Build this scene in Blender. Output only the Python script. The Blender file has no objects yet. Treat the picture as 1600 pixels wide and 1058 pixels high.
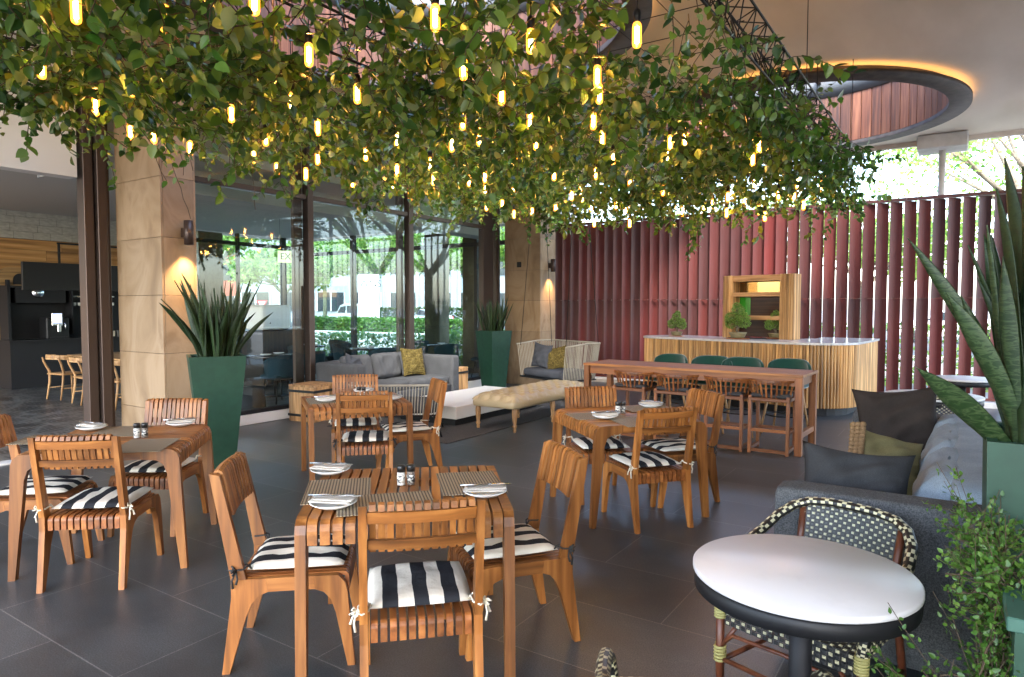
import bpy, math, random
import numpy as np
from mathutils import Vector, Matrix
R = math.radians; PI = math.pi; sin = math.sin; cos = math.cos
random.seed(7); rng = np.random.RandomState(11)
S = bpy.context.scene
COL = S.collection
# ------------------------------------------------------------------ camera
cd = bpy.data.cameras.new("camera"); cam = bpy.data.objects.new("camera", cd); COL.objects.link(cam)
cam.location = (0, 0, 1.62); cam.rotation_euler = (R(90 - 2.7), 0, R(33.6))
cd.sensor_width = 36; cd.lens = 36 * 1053 / 1600; cd.clip_start = .05; cd.clip_end = 900
S.camera = cam
# ------------------------------------------------------------------ world, sun, exposure
W = bpy.data.worlds.new("World"); S.world = W; W.use_nodes = True
wn = W.node_tree; wn.nodes.clear()
sky = wn.nodes.new('ShaderNodeTexSky'); sky.sky_type = 'NISHITA'; sky.sun_disc = False
sky.sun_elevation = R(48); sky.sun_rotation = R(150); sky.air_density = 1.0; sky.dust_density = 2.0; sky.ozone_density = .6
bg = wn.nodes.new('ShaderNodeBackground'); bg.inputs[1].default_value = .15
wo = wn.nodes.new('ShaderNodeOutputWorld')
wn.links.new(sky.outputs[0], bg.inputs[0]); wn.links.new(bg.outputs[0], wo.inputs[0])
sl = bpy.data.lights.new("sun", 'SUN'); sl.energy = .7; sl.angle = R(10); sl.color = (1, .96, .9)
so = bpy.data.objects.new("sun", sl); COL.objects.link(so); so.rotation_euler = (R(42), 0, R(30))
S.view_settings.view_transform = 'Standard'; S.view_settings.look = 'None'; S.view_settings.gamma = 1
S.view_settings.exposure = 3.75
try:
    S.cycles.max_bounces = 8; S.cycles.transparent_max_bounces = 12; S.cycles.use_light_tree = True
    S.cycles.sample_clamp_indirect = 6; S.cycles.caustics_reflective = False; S.cycles.caustics_refractive = False
except Exception: pass

# ------------------------------------------------------------------ mesh builder
class MB:
    def __init__(s): s.v = []; s.f = []; s.m = []; s.c = []; s.sm = []
    def add(s, vs, fs, mi=0, c=None, sm=False):
        o = len(s.v); s.v.extend([tuple(p) for p in vs])
        if c is None: c = random.random()
        for i, f in enumerate(fs):
            s.f.append(tuple(o + k for k in f)); s.m.append(mi[i] if isinstance(mi, (list, tuple)) else mi); s.c.append(c); s.sm.append(sm)
        return s
    def box(s, c, d, rz=0, b=.0, mi=0, cv=None, M=None):
        x, y, z = d[0] / 2, d[1] / 2, d[2] / 2
        b = min(b, x * .9, y * .9, z * .9)
        if b <= 0:
            vs = [(sx * x, sy * y, sz * z) for sz in (-1, 1) for sy in (-1, 1) for sx in (-1, 1)]
            fs = [(0, 2, 3, 1), (4, 5, 7, 6), (0, 1, 5, 4), (2, 6, 7, 3), (0, 4, 6, 2), (1, 3, 7, 5)]
        else:
            vs = []; idx = {}
            for sz in (-1, 1):
                for sy in (-1, 1):
                    for sx in (-1, 1):
                        for a in range(3):
                            idx[(sx, sy, sz, a)] = len(vs)
                            vs.append((sx * (x - (b if a != 0 else 0)), sy * (y - (b if a != 1 else 0)), sz * (z - (b if a != 2 else 0))))
            fs = []
            q = [(-1, -1), (1, -1), (1, 1), (-1, 1)]
            for sg in (-1, 1):
                fs.append([idx[(sg, u, v, 0)] for u, v in q][::sg]); fs.append([idx[(u, sg, v, 1)] for u, v in q][::-sg]); fs.append([idx[(u, v, sg, 2)] for u, v in q][::sg])
            for u in (-1, 1):
                for v in (-1, 1):
                    fs.append([idx[(-1, u, v, 1)], idx[(1, u, v, 1)], idx[(1, u, v, 2)], idx[(-1, u, v, 2)]][::-u * v])
                    fs.append([idx[(u, -1, v, 0)], idx[(u, 1, v, 0)], idx[(u, 1, v, 2)], idx[(u, -1, v, 2)]][::u * v])
                    fs.append([idx[(u, v, -1, 0)], idx[(u, v, 1, 0)], idx[(u, v, 1, 1)], idx[(u, v, -1, 1)]][::-u * v])
                    for w in (-1, 1): fs.append([idx[(u, v, w, a)] for a in range(3)][::u * v * w])
        if M is None: M = Matrix.Translation(c) @ Matrix.Rotation(rz, 4, 'Z')
        return s.add([M @ Vector(p) for p in vs], fs, mi, cv)
    def bar(s, p0, p1, w, h, b=0, mi=0, cv=None, up=(0, 0, 1)):
        p0 = Vector(p0); p1 = Vector(p1); d = (p1 - p0); L = d.length; d.normalize()
        u = Vector(up)
        if abs(d.dot(u)) > .98: u = Vector((0, 1, 0))
        sx = d.cross(u).normalized(); u2 = sx.cross(d)
        M = Matrix(((sx.x, d.x, u2.x, 0), (sx.y, d.y, u2.y, 0), (sx.z, d.z, u2.z, 0), (0, 0, 0, 1)))
        return s.box((0, 0, 0), (w, L, h), b=b, mi=mi, cv=cv, M=Matrix.Translation((p0 + p1) / 2) @ M)
    def tube(s, pts, r, n=8, mi=0, cap=True, cv=None, rings=None):
        pts = [Vector(p) for p in pts]; m = len(pts); vs = []; fs = []; mis = []
        rr = r if isinstance(r, (list, tuple)) else [r] * m
        ref = None
        for i, p in enumerate(pts):
            t = (pts[min(i + 1, m - 1)] - pts[max(i - 1, 0)]).normalized()
            if ref is None:
                ref = t.cross(Vector((0, 0, 1)) if abs(t.z) < .9 else Vector((1, 0, 0))).normalized()
            else: ref = (ref - t * ref.dot(t)).normalized()
            b = t.cross(ref)
            for k in range(n):
                a = 2 * PI * k / n; vs.append(p + (ref * cos(a) + b * sin(a)) * rr[i])
        for i in range(m - 1):
            for k in range(n):
                fs.append((i * n + k, i * n + (k + 1) % n, (i + 1) * n + (k + 1) % n, (i + 1) * n + k)); mis.append(rings(i, k) if rings else mi)
        if cap: fs += [tuple(range(n))[::-1], tuple((m - 1) * n + k for k in range(n))]; mis += [mi, mi]
        return s.add(vs, fs, mis, cv, True)
    def lathe(s, prof, n=20, c=(0, 0, 0), mi=0, cv=None, sm=True, cap=True):
        if prof[0] == prof[-1]: cap = False
        vs = []; fs = []
        for r_, z in prof:
            for k in range(n): a = 2 * PI * k / n; vs.append((c[0] + r_ * cos(a), c[1] + r_ * sin(a), c[2] + z))
        for i in range(len(prof) - 1):
            for k in range(n): fs.append((i * n + k, i * n + (k + 1) % n, (i + 1) * n + (k + 1) % n, (i + 1) * n + k))
        if cap and prof[0][0] > 1e-4: fs.append(tuple(range(n))[::-1])
        if cap and prof[-1][0] > 1e-4: fs.append(tuple((len(prof) - 1) * n + k for k in range(n)))
        return s.add(vs, fs, mi, cv, sm)
    def prism(s, poly, a0, a1, axis='x', mi=0, cv=None):
        # poly: 2-D outline, extruded from a0 to a1 along axis ('x': (y,z), 'y': (x,z), 'z': (x,y))
        f3 = {'x': lambda p, a: (a, p[0], p[1]), 'y': lambda p, a: (p[0], a, p[1]), 'z': lambda p, a: (p[0], p[1], a)}[axis]
        n = len(poly)
        ar = sum(poly[i][0] * poly[(i + 1) % n][1] - poly[(i + 1) % n][0] * poly[i][1] for i in range(n))
        if (ar < 0) != (axis == 'y'): poly = poly[::-1]
        vs = [f3(p, a0) for p in poly] + [f3(p, a1) for p in poly]
        fs = [tuple(range(n))[::-1], tuple(range(n, 2 * n))] + [(i, (i + 1) % n, n + (i + 1) % n, n + i) for i in range(n)]
        return s.add(vs, fs, mi, cv)
    def strip(s, path, x0, x1, t, mi=0, cv=None, off=None):
        # bent slat: path in (y,z), width x0..x1, thickness t on the inner side
        n = len(path); out = []
        for i in range(n):
            a = Vector(path[max(i - 1, 0)]); b = Vector(path[min(i + 1, n - 1)]); d = (b - a).normalized(); nn = Vector((d.y, -d.x))
            out.append((path[i][0] + nn.x * t, path[i][1] + nn.y * t))
        vs = []; yo = off or 0
        for (p, q) in zip(path, out):
            vs += [(x0, p[0] + yo, p[1]), (x1, p[0] + yo, p[1]), (x1, q[0] + yo, q[1]), (x0, q[0] + yo, q[1])]
        fs = [(0, 3, 2, 1), ((n - 1) * 4, (n - 1) * 4 + 1, (n - 1) * 4 + 2, (n - 1) * 4 + 3)]
        for i in range(n - 1):
            a = i * 4; b = a + 4
            for k in range(4): fs.append((a + k, a + (k + 1) % 4, b + (k + 1) % 4, b + k))
        return s.add(vs, fs, mi, cv)
    def rbox(s, c, d, r, n=6, puff=0, rz=0, mi=0, cv=None, noise=0, M=None):
        # rounded box / cushion
        hx, hy, hz = d[0] / 2, d[1] / 2, d[2] / 2; r = min(r, hx, hy, hz); vs = []; fs = []; key = {}
        ts = [-1 + 2 * i / n for i in range(n + 1)]
        def P(x, y, z):
            k = (round(x, 5), round(y, 5), round(z, 5))
            if k in key: return key[k]
            def wp(t): return math.copysign(abs(t) ** .6, t)
            x_, y_, z_ = wp(x) * hx, wp(y) * hy, wp(z) * hz
            q = Vector((max(-hx + r, min(hx - r, x_)), max(-hy + r, min(hy - r, y_)), max(-hz + r, min(hz - r, z_))))
            dd = Vector((x_, y_, z_)) - q
            if dd.length > 1e-6: q = q + dd.normalized() * r
            if puff:
                q.z += math.copysign(puff, z) * (1 - (x_ / hx) ** 2) * (1 - (y_ / hy) ** 2) * abs(z)
                q.y += math.copysign(puff * .3, y) * (1 - (x_ / hx) ** 2) * (1 - (z_ / hz) ** 2) * abs(y)
            if noise: q += Vector((random.uniform(-1, 1), random.uniform(-1, 1), random.uniform(-1, 1))) * noise
            key[k] = len(vs); vs.append(q); return key[k]
        for ax in range(3):
            for sg in (-1, 1):
                for i in range(n):
                    for j in range(n):
                        q = []
                        for (a, b) in ((ts[i], ts[j]), (ts[i + 1], ts[j]), (ts[i + 1], ts[j + 1]), (ts[i], ts[j + 1])):
                            co = [0, 0, 0]; co[ax] = sg; co[(ax + 1) % 3] = a; co[(ax + 2) % 3] = b; q.append(P(*co))
                        fs.append(tuple(q if sg > 0 else q[::-1]))
        if M is None: M = Matrix.Translation(c) @ Matrix.Rotation(rz, 4, 'Z')
        return s.add([M @ p for p in vs], fs, mi, cv, True)
    def build(s, name, mat, parent=None, loc=None, rz=None):
        me = bpy.data.meshes.new(name); me.from_pydata(s.v, [], s.f)
        mats = mat if isinstance(mat, (list, tuple)) else [mat]
        for m_ in mats: me.materials.append(m_)
        me.polygons.foreach_set('material_index', np.array(s.m, dtype=np.int32)); me.polygons.foreach_set('use_smooth', np.array(s.sm, dtype=bool))
        at = me.attributes.new('cv', 'FLOAT', 'FACE'); at.data.foreach_set('value', np.array(s.c, dtype=np.float32))
        me.update()
        o = bpy.data.objects.new(name, me); COL.objects.link(o)
        if parent: o.parent = parent
        if loc is not None: o.location = loc
        if rz is not None: o.rotation_euler = (0, 0, rz)
        return o
def tag(o, label=None, cat=None, group=None, kind=None):
    if label: o['label'] = label
    if cat: o['category'] = cat
    if group: o['group'] = group
    if kind: o['kind'] = kind
    return o
def thing(name, label, cat, loc=(0, 0, 0), rz=0, group=None):
    o = bpy.data.objects.new(name, None); COL.objects.link(o); o.empty_display_size = .1
    o.location = loc; o.rotation_euler = (0, 0, rz); return tag(o, label, cat, group)
def struct(name, mb, mat): return tag(mb.build(name, mat), kind='structure')
def dup(o, loc=None, rz=None, label=None, group=None, parent=None, top=True):
    c = o.copy(); COL.objects.link(c)
    if parent: c.parent = parent
    if loc is not None: c.location = loc
    if rz is not None: c.rotation_euler = rz if isinstance(rz, tuple) else (0, 0, rz)
    if label: c['label'] = label
    if group: c['group'] = group
    for ch in [k for k in KIDS.get(o.name, [])]:
        d = dup(ch, parent=c)
    return c
KIDS = {}
def index_kids():
    KIDS.clear()
    for o in bpy.data.objects:
        if o.parent: KIDS.setdefault(o.parent.name, []).append(o)

# ------------------------------------------------------------------ materials
def mat(name, base=(.5, .5, .5), rough=.6, metal=0, spec=.5, emis=None, estr=0):
    m = bpy.data.materials.new(name); m.use_nodes = True; b = m.node_tree.nodes['Principled BSDF']
    b.inputs['Base Color'].default_value = (*base, 1); b.inputs['Roughness'].default_value = rough; b.inputs['Metallic'].default_value = metal
    b.inputs['Specular IOR Level'].default_value = spec
    if emis: b.inputs['Emission Color'].default_value = (*emis, 1); b.inputs['Emission Strength'].default_value = estr
    return m
def N(m, t, **kw):
    n = m.node_tree.nodes.new(t)
    for k, v in kw.items():
        if hasattr(n, k): setattr(n, k, v)
        else: n.inputs[k].default_value = v
    return n
def LK(m, a, b): m.node_tree.links.new(a, b)
def bsdf(m): return m.node_tree.nodes['Principled BSDF']
def ramp(m, fac, stops, interp='LINEAR'):
    r_ = N(m, 'ShaderNodeValToRGB'); r_.color_ramp.interpolation = interp; e = r_.color_ramp.elements
    while len(e) < len(stops): e.new(.5)
    for i, (p, c) in enumerate(stops): e[i].position = p; e[i].color = (*c, 1)
    LK(m, fac, r_.inputs[0]); return r_
def cvnode(m): return N(m, 'ShaderNodeAttribute', attribute_name='cv')
def coords(m, scale=(1, 1, 1), kind='Object', rot=(0, 0, 0)):
    t = N(m, 'ShaderNodeTexCoord'); p = N(m, 'ShaderNodeMapping'); p.inputs['Scale'].default_value = scale; p.inputs['Rotation'].default_value = rot
    LK(m, t.outputs[kind], p.inputs[0]); return p.outputs[0]
def bump(m, h, s=.2, d=.01):
    b = N(m, 'ShaderNodeBump'); b.inputs['Strength'].default_value = s; b.inputs['Distance'].default_value = d
    LK(m, h, b.inputs['Height']); LK(m, b.outputs[0], bsdf(m).inputs['Normal'])
def wood(name, axis, a, b, rough=.42, vary=.35, spec=.5, fine=1):
    m = mat(name, a, rough, spec=spec); sc = [26 * fine] * 3; sc[axis] = 1.6 * fine
    co = coords(m, tuple(sc)); cv = cvnode(m); mul = N(m, 'ShaderNodeMath', operation='MULTIPLY'); mul.inputs[1].default_value = 37; LK(m, cv.outputs['Fac'], mul.inputs[0])
    n = N(m, 'ShaderNodeTexNoise', noise_dimensions='4D'); n.inputs['Scale'].default_value = 1; n.inputs['Detail'].default_value = 5; n.inputs['Distortion'].default_value = .25
    LK(m, co, n.inputs['Vector']); LK(m, mul.outputs[0], n.inputs['W'])
    r_ = ramp(m, n.outputs['Fac'], [(.3, tuple(x * .48 for x in a)), (.48, a), (.70, b)])
    hs = N(m, 'ShaderNodeHueSaturation'); mr = N(m, 'ShaderNodeMapRange'); mr.inputs['To Min'].default_value = 1 - vary; mr.inputs['To Max'].default_value = 1 + vary * .7
    LK(m, cv.outputs['Fac'], mr.inputs[0]); LK(m, mr.outputs[0], hs.inputs['Value']); LK(m, r_.outputs[0], hs.inputs['Color']); LK(m, hs.outputs[0], bsdf(m).inputs['Base Color'])
    bump(m, n.outputs['Fac'], .05, .003)
    rr = N(m, 'ShaderNodeMapRange'); rr.inputs['To Min'].default_value = rough - .1; rr.inputs['To Max'].default_value = rough + .18; LK(m, n.outputs['Fac'], rr.inputs[0]); LK(m, rr.outputs[0], bsdf(m).inputs['Roughness'])
    return m
TA, TB_ = (.255, .089, .018), (.41, .168, .040)
teak = [wood('teak_%d' % i, i, TA, TB_) for i in range(3)]
redteak = [wood('reddish_teak_%d' % i, i, (.22, .068, .016), (.35, .130, .032), rough=.38) for i in range(3)]
oak = [wood('oak_%d' % i, i, (.42, .22, .085), (.6, .36, .17), .5) for i in range(3)]
pale = wood('pale_batten_wood', 2, (.50, .27, .095), (.68, .43, .19), .5, .42)
plankwood = wood('wall_plank_wood', 1, (.46, .23, .07), (.64, .38, .15), .5, .3, fine=.5)
def fabric(name, a, b=None, sc=260, rough=.92, bs=.25, big=.12):
    m = mat(name, a, rough, spec=.15); b = b or tuple(x * .7 for x in a)
    n = N(m, 'ShaderNodeTexNoise', Scale=sc, Detail=2.0); LK(m, coords(m), n.inputs['Vector'])
    n2 = N(m, 'ShaderNodeTexNoise', Scale=5.0, Detail=3.0); LK(m, coords(m), n2.inputs['Vector'])
    r_ = ramp(m, n.outputs['Fac'], [(.35, b), (.65, a)])
    mx = N(m, 'ShaderNodeMix', data_type='RGBA', blend_type='MULTIPLY'); mx.inputs[0].default_value = 1
    r2 = ramp(m, n2.outputs['Fac'], [(.3, (1 - big * 2,) * 3), (.7, (1, 1, 1))])
    LK(m, r_.outputs[0], mx.inputs[6]); LK(m, r2.outputs[0], mx.inputs[7]); LK(m, mx.outputs[2], bsdf(m).inputs['Base Color'])
    ad = N(m, 'ShaderNodeMath', operation='MULTIPLY_ADD'); ad.inputs[1].default_value = .15; LK(m, n.outputs['Fac'], ad.inputs[0]); LK(m, n2.outputs['Fac'], ad.inputs[2])
    bump(m, ad.outputs[0], bs, .03); return m
grey_fab = fabric('grey_sofa_fabric', (.11, .112, .118)); shaded_sofa = fabric('dark_grey_sofa_fabric', (.125, .13, .135), (.055, .058, .062), sc=170, bs=.4); dgrey_fab = fabric('charcoal_fabric', (.05, .052, .056)); brown_fab = fabric('brown_charcoal_fabric', (.045, .036, .032))  # right sofa's arms and base: shade painted into the grey fabric
skylit_fab = fabric('pale_blue_grey_fabric', (.30, .37, .44)); slate_fab = fabric('slate_fabric', (.085, .09, .105)); olive_fab = fabric('olive_fabric', (.24, .21, .10)); green_velvet = fabric('green_velvet', (.008, .06, .045), bs=.1)  # right sofa's cushions: bluish sky light painted into the grey fabric
green_velvet.node_tree.nodes['Principled BSDF'].inputs['Sheen Weight'].default_value = .6
rope_fab = fabric('beige_rope', (.50, .45, .36), sc=400); knit_gold = fabric('gold_knit', (.22, .165, .05), (.07, .05, .015), sc=60, bs=.9); knit_tan = fabric('tan_knit', (.30, .19, .10), sc=120)
def striped():
    m = mat('striped_canvas', (.7, .66, .58), .9, spec=.1)
    t = N(m, 'ShaderNodeTexCoord'); sp = N(m, 'ShaderNodeSeparateXYZ'); LK(m, t.outputs['Object'], sp.inputs[0])
    nz = N(m, 'ShaderNodeTexNoise', Scale=6.0); LK(m, t.outputs['Object'], nz.inputs['Vector'])
    ad = N(m, 'ShaderNodeMath', operation='MULTIPLY_ADD'); ad.inputs[1].default_value = .018; LK(m, nz.outputs['Fac'], ad.inputs[0]); LK(m, sp.outputs['X'], ad.inputs[2])
    mr = N(m, 'ShaderNodeMapRange'); mr.inputs['From Min'].default_value = -.211; mr.inputs['From Max'].default_value = .229; LK(m, ad.outputs[0], mr.inputs[0])
    Wc, K = (.66, .61, .52), (.022, .023, .027); st = []
    for a, b in ((0, .16), (.30, .435), (.575, .71), (.85, 1)): st += [(a, Wc), (b, K)]
    r_ = ramp(m, mr.outputs[0], st[:-1], 'CONSTANT'); LK(m, r_.outputs[0], bsdf(m).inputs['Base Color'])
    n = N(m, 'ShaderNodeTexNoise', Scale=14.0, Detail=4.0); LK(m, t.outputs['Object'], n.inputs['Vector']); bump(m, n.outputs['Fac'], .5, .02); return m
stripes = striped()
cord = mat('cream_cord', (.68, .62, .5), .9); bcord = mat('black_cord', (.02, .02, .02), .8)
black = mat('black_metal', (.010, .010, .011), .5, spec=.3); dark = mat('dark_panel', (.014, .014, .016), .6, spec=.3); bronze = mat('bronze_frame', (.075, .052, .043), .38, .55)
whitep = mat('white_paint', (.78, .77, .75), .5); china = mat('white_china', (.8, .8, .78), .15); steel = mat('steel', (.6, .6, .6), .2, 1.0)
napkin_m = fabric('cream_napkin', (.66, .62, .55), sc=300, big=.05)
def noisy(name, a, b, sc, rough, bs=.2, det=6, kind='Object', scale=(1, 1, 1), lo=.35, hi=.65):
    m = mat(name, a, rough); n = N(m, 'ShaderNodeTexNoise', Scale=sc, Detail=float(det)); LK(m, coords(m, scale, kind), n.inputs['Vector'])
    r_ = ramp(m, n.outputs['Fac'], [(lo, a), (hi, b)]); LK(m, r_.outputs[0], bsdf(m).inputs['Base Color']); bump(m, n.outputs['Fac'], bs, .01); return m
green_paint = noisy('green_planter_paint', (.005, .036, .019), (.008, .047, .025), 14, .55, .06)
worn_green = noisy('worn_green_paint', (.018, .07, .05), (.04, .11, .08), 9, .6, .1)
marble = noisy('white_tabletop', (.62, .60, .60), (.55, .53, .53), 7, .32, .03, lo=.55, hi=.85)
plaster = noisy('ceiling_plaster', (.64, .56, .475), (.75, .67, .585), 1.6, .85, .25, 8, scale=(1, .35, 1))
brickish = noisy('rough_brick_wall', (.48, .46, .38), (.62, .60, .51), 9, .9, .6, scale=(1, 1, 3))
kerbm = noisy('pale_concrete', (.5, .49, .47), (.62, .61, .59), 5, .8, .2)
soil = noisy('soil', (.03, .02, .015), (.07, .05, .035), 60, .95, .8)
def floor_mat():
    m = mat('slate_floor_tiles', (.05, .05, .055), .4, spec=.55); co = coords(m, (1, 1, 1)); 
    mp = N(m, 'ShaderNodeMapping'); mp.inputs['Location'].default_value = (3.633, -1.43, 0); LK(m, co, mp.inputs[0])
    br = N(m, 'ShaderNodeTexBrick'); br.offset = .5; br.inputs['Scale'].default_value = 1; br.inputs['Brick Width'].default_value = 1.2; br.inputs['Row Height'].default_value = .6; br.inputs['Mortar Size'].default_value = .0035; br.inputs['Mortar Smooth'].default_value = .3
    br.inputs['Color1'].default_value = (.039, .045, .049, 1); br.inputs['Color2'].default_value = (.055, .063, .068, 1); br.inputs['Mortar'].default_value = (.135, .138, .135, 1); LK(m, mp.outputs[0], br.inputs['Vector'])
    n = N(m, 'ShaderNodeTexNoise', Scale=1.3, Detail=7.0, Roughness=.65); LK(m, co, n.inputs['Vector']); r_ = ramp(m, n.outputs['Fac'], [(.3, (.66, .66, .66)), (.7, (1.42, 1.42, 1.42))])
    g = N(m, 'ShaderNodeTexNoise', Scale=160.0, Detail=3.0); LK(m, co, g.inputs['Vector']); r3 = ramp(m, g.outputs['Fac'], [(.35, (.55, .55, .55)), (.7, (1.6, 1.6, 1.6))])
    v = N(m, 'ShaderNodeTexNoise', Scale=2.2, Detail=9.0, Distortion=2.2); LK(m, co, v.inputs['Vector']); rv = ramp(m, v.outputs['Fac'], [(.49, (0, 0, 0)), (.5, (.022, .021, .02)), (.51, (0, 0, 0))])
    x = N(m, 'ShaderNodeMix', data_type='RGBA', blend_type='MULTIPLY'); x.inputs[0].default_value = 1; LK(m, br.outputs['Color'], x.inputs[6]); LK(m, r_.outputs[0], x.inputs[7])
    y = N(m, 'ShaderNodeMix', data_type='RGBA', blend_type='MULTIPLY'); y.inputs[0].default_value = 1; LK(m, x.outputs[2], y.inputs[6]); LK(m, r3.outputs[0], y.inputs[7])
    z = N(m, 'ShaderNodeMix', data_type='RGBA', blend_type='ADD'); z.inputs[0].default_value = .5; LK(m, y.outputs[2], z.inputs[6]); LK(m, rv.outputs[0], z.inputs[7])
    LK(m, z.outputs[2], bsdf(m).inputs['Base Color'])
    rr = N(m, 'ShaderNodeMapRange'); rr.inputs['To Min'].default_value = .30; rr.inputs['To Max'].default_value = .44; LK(m, n.outputs['Fac'], rr.inputs[0]); LK(m, rr.outputs[0], bsdf(m).inputs['Roughness'])
    ad = N(m, 'ShaderNodeMath', operation='MULTIPLY_ADD'); ad.inputs[1].default_value = .5; LK(m, g.outputs['Fac'], ad.inputs[0]); LK(m, n.outputs['Fac'], ad.inputs[2]); bump(m, ad.outputs[0], .12, .005); return m
floor_m = floor_mat()
def stone_mat():
    m = mat('sandstone_cladding', (.45, .33, .2), .6); co = coords(m)
    n = N(m, 'ShaderNodeTexNoise', Scale=1.7, Detail=9.0, Distortion=1.7); LK(m, coords(m, (1.2, 1.2, .7), rot=(0, .5, .3)), n.inputs['Vector'])
    r_ = ramp(m, n.outputs['Fac'], [(.25, (.20, .12, .062)), (.42, (.30, .195, .105)), (.56, (.36, .245, .145)), (.74, (.25, .155, .08))])
    cv = cvnode(m); mr = N(m, 'ShaderNodeMapRange'); mr.inputs['To Min'].default_value = .82; mr.inputs['To Max'].default_value = 1.12; LK(m, cv.outputs['Fac'], mr.inputs[0])
    hs = N(m, 'ShaderNodeHueSaturation'); LK(m, mr.outputs[0], hs.inputs['Value']); LK(m, r_.outputs[0], hs.inputs['Color']); LK(m, hs.outputs[0], bsdf(m).inputs['Base Color']); bump(m, n.outputs['Fac'], .15, .01); return m
stone = stone_mat()
def fence_mat():
    m = mat('oxblood_steel', (.16, .035, .035), .45); cv = cvnode(m)
    r_ = ramp(m, cv.outputs['Fac'], [(0, (.068, .020, .018)), (.45, (.095, .021, .018)), (.75, (.135, .024, .018)), (1, (.125, .016, .014))])
    n = N(m, 'ShaderNodeTexNoise', Scale=3.0, Detail=6.0); LK(m, coords(m, (1, 1, .3), 'Object'), n.inputs['Vector']); r2 = ramp(m, n.outputs['Fac'], [(.3, (.75, .75, .78)), (.7, (1.25, 1.2, 1.2))])
    x = N(m, 'ShaderNodeMix', data_type='RGBA', blend_type='MULTIPLY'); x.inputs[0].default_value = 1; LK(m, r_.outputs[0], x.inputs[6]); LK(m, r2.outputs[0], x.inputs[7]); LK(m, x.outputs[2], bsdf(m).inputs['Base Color'])
    bump(m, n.outputs['Fac'], .1, .01); return m
fence_m = fence_mat()
def glass_mat(name, tint=(.86, .95, .93), refl=1.0, base=.04):
    m = bpy.data.materials.new(name); m.use_nodes = True; nt = m.node_tree; nt.nodes.clear()
    o = nt.nodes.new('ShaderNodeOutputMaterial'); t = nt.nodes.new('ShaderNodeBsdfTransparent'); t.inputs[0].default_value = (*tint, 1)
    g = nt.nodes.new('ShaderNodeBsdfGlossy'); g.inputs['Roughness'].default_value = .004; lw = nt.nodes.new('ShaderNodeLayerWeight'); lw.inputs[0].default_value = .5; fr = nt.nodes.new('ShaderNodeMath'); fr.operation = 'POWER'; fr.inputs[1].default_value = 4.5; nt.links.new(lw.outputs['Facing'], fr.inputs[0])
    mm = nt.nodes.new('ShaderNodeMath'); mm.operation = 'MULTIPLY_ADD'; mm.inputs[1].default_value = refl; mm.inputs[2].default_value = base; mm.use_clamp = True
    x = nt.nodes.new('ShaderNodeMixShader'); nt.links.new(fr.outputs[0], mm.inputs[0]); nt.links.new(mm.outputs[0], x.inputs[0]); nt.links.new(t.outputs[0], x.inputs[1]); nt.links.new(g.outputs[0], x.inputs[2]); nt.links.new(x.outputs[0], o.inputs[0]); return m
glass = glass_mat('clear_glass', (.92, .97, .965), refl=.9, base=.045); tglass = glass_mat('thin_glass', (.66, .74, .76), 1, .02)
def leaf_mat(name, a, b, trans=.27, rough=.4):
    m = bpy.data.materials.new(name); m.use_nodes = True; nt = m.node_tree; p = bsdf(m); p.inputs['Roughness'].default_value = rough; p.inputs['Specular IOR Level'].default_value = .4
    cv = cvnode(m); r_ = ramp(m, cv.outputs['Fac'], [(0, a), (1, b)]); LK(m, r_.outputs[0], p.inputs['Base Color'])
    t = nt.nodes.new('ShaderNodeBsdfTranslucent'); hs = N(m, 'ShaderNodeHueSaturation'); hs.inputs['Value'].default_value = 2.2; hs.inputs['Saturation'].default_value = 1.1; LK(m, r_.outputs[0], hs.inputs['Color']); LK(m, hs.outputs[0], t.inputs[0])
    x = nt.nodes.new('ShaderNodeMixShader'); x.inputs[0].default_value = trans; LK(m, p.outputs[0], x.inputs[1]); LK(m, t.outputs[0], x.inputs[2]); LK(m, x.outputs[0], nt.nodes['Material Output'].inputs[0]); return m
leafA = leaf_mat('dark_leaf', (.015, .050, .012), (.06, .13, .03), rough=.3); leafB = leaf_mat('mid_leaf', (.04, .115, .02), (.14, .24, .05), rough=.3); leafC = leaf_mat('pale_leaf', (.11, .20, .07), (.24, .32, .15), rough=.35); leafD = leaf_mat('olive_leaf', (.08, .12, .02), (.15, .18, .03))
treeleaf = leaf_mat('street_tree_leaf', (.14, .22, .05), (.26, .34, .09), .5); bonsaileaf = leaf_mat('bonsai_leaf', (.13, .22, .04), (.28, .38, .10)); bushleaf = leaf_mat('bush_leaf', (.03, .09, .012), (.09, .18, .03))
stem_m = mat('vine_stem', (.07, .045, .025), .8); bark = noisy('bark', (.10, .075, .05), (.2, .17, .12), 12, .9, .5); palebark = noisy('pale_bark', (.25, .24, .14), (.4, .38, .25), 8, .9, .3)

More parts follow.
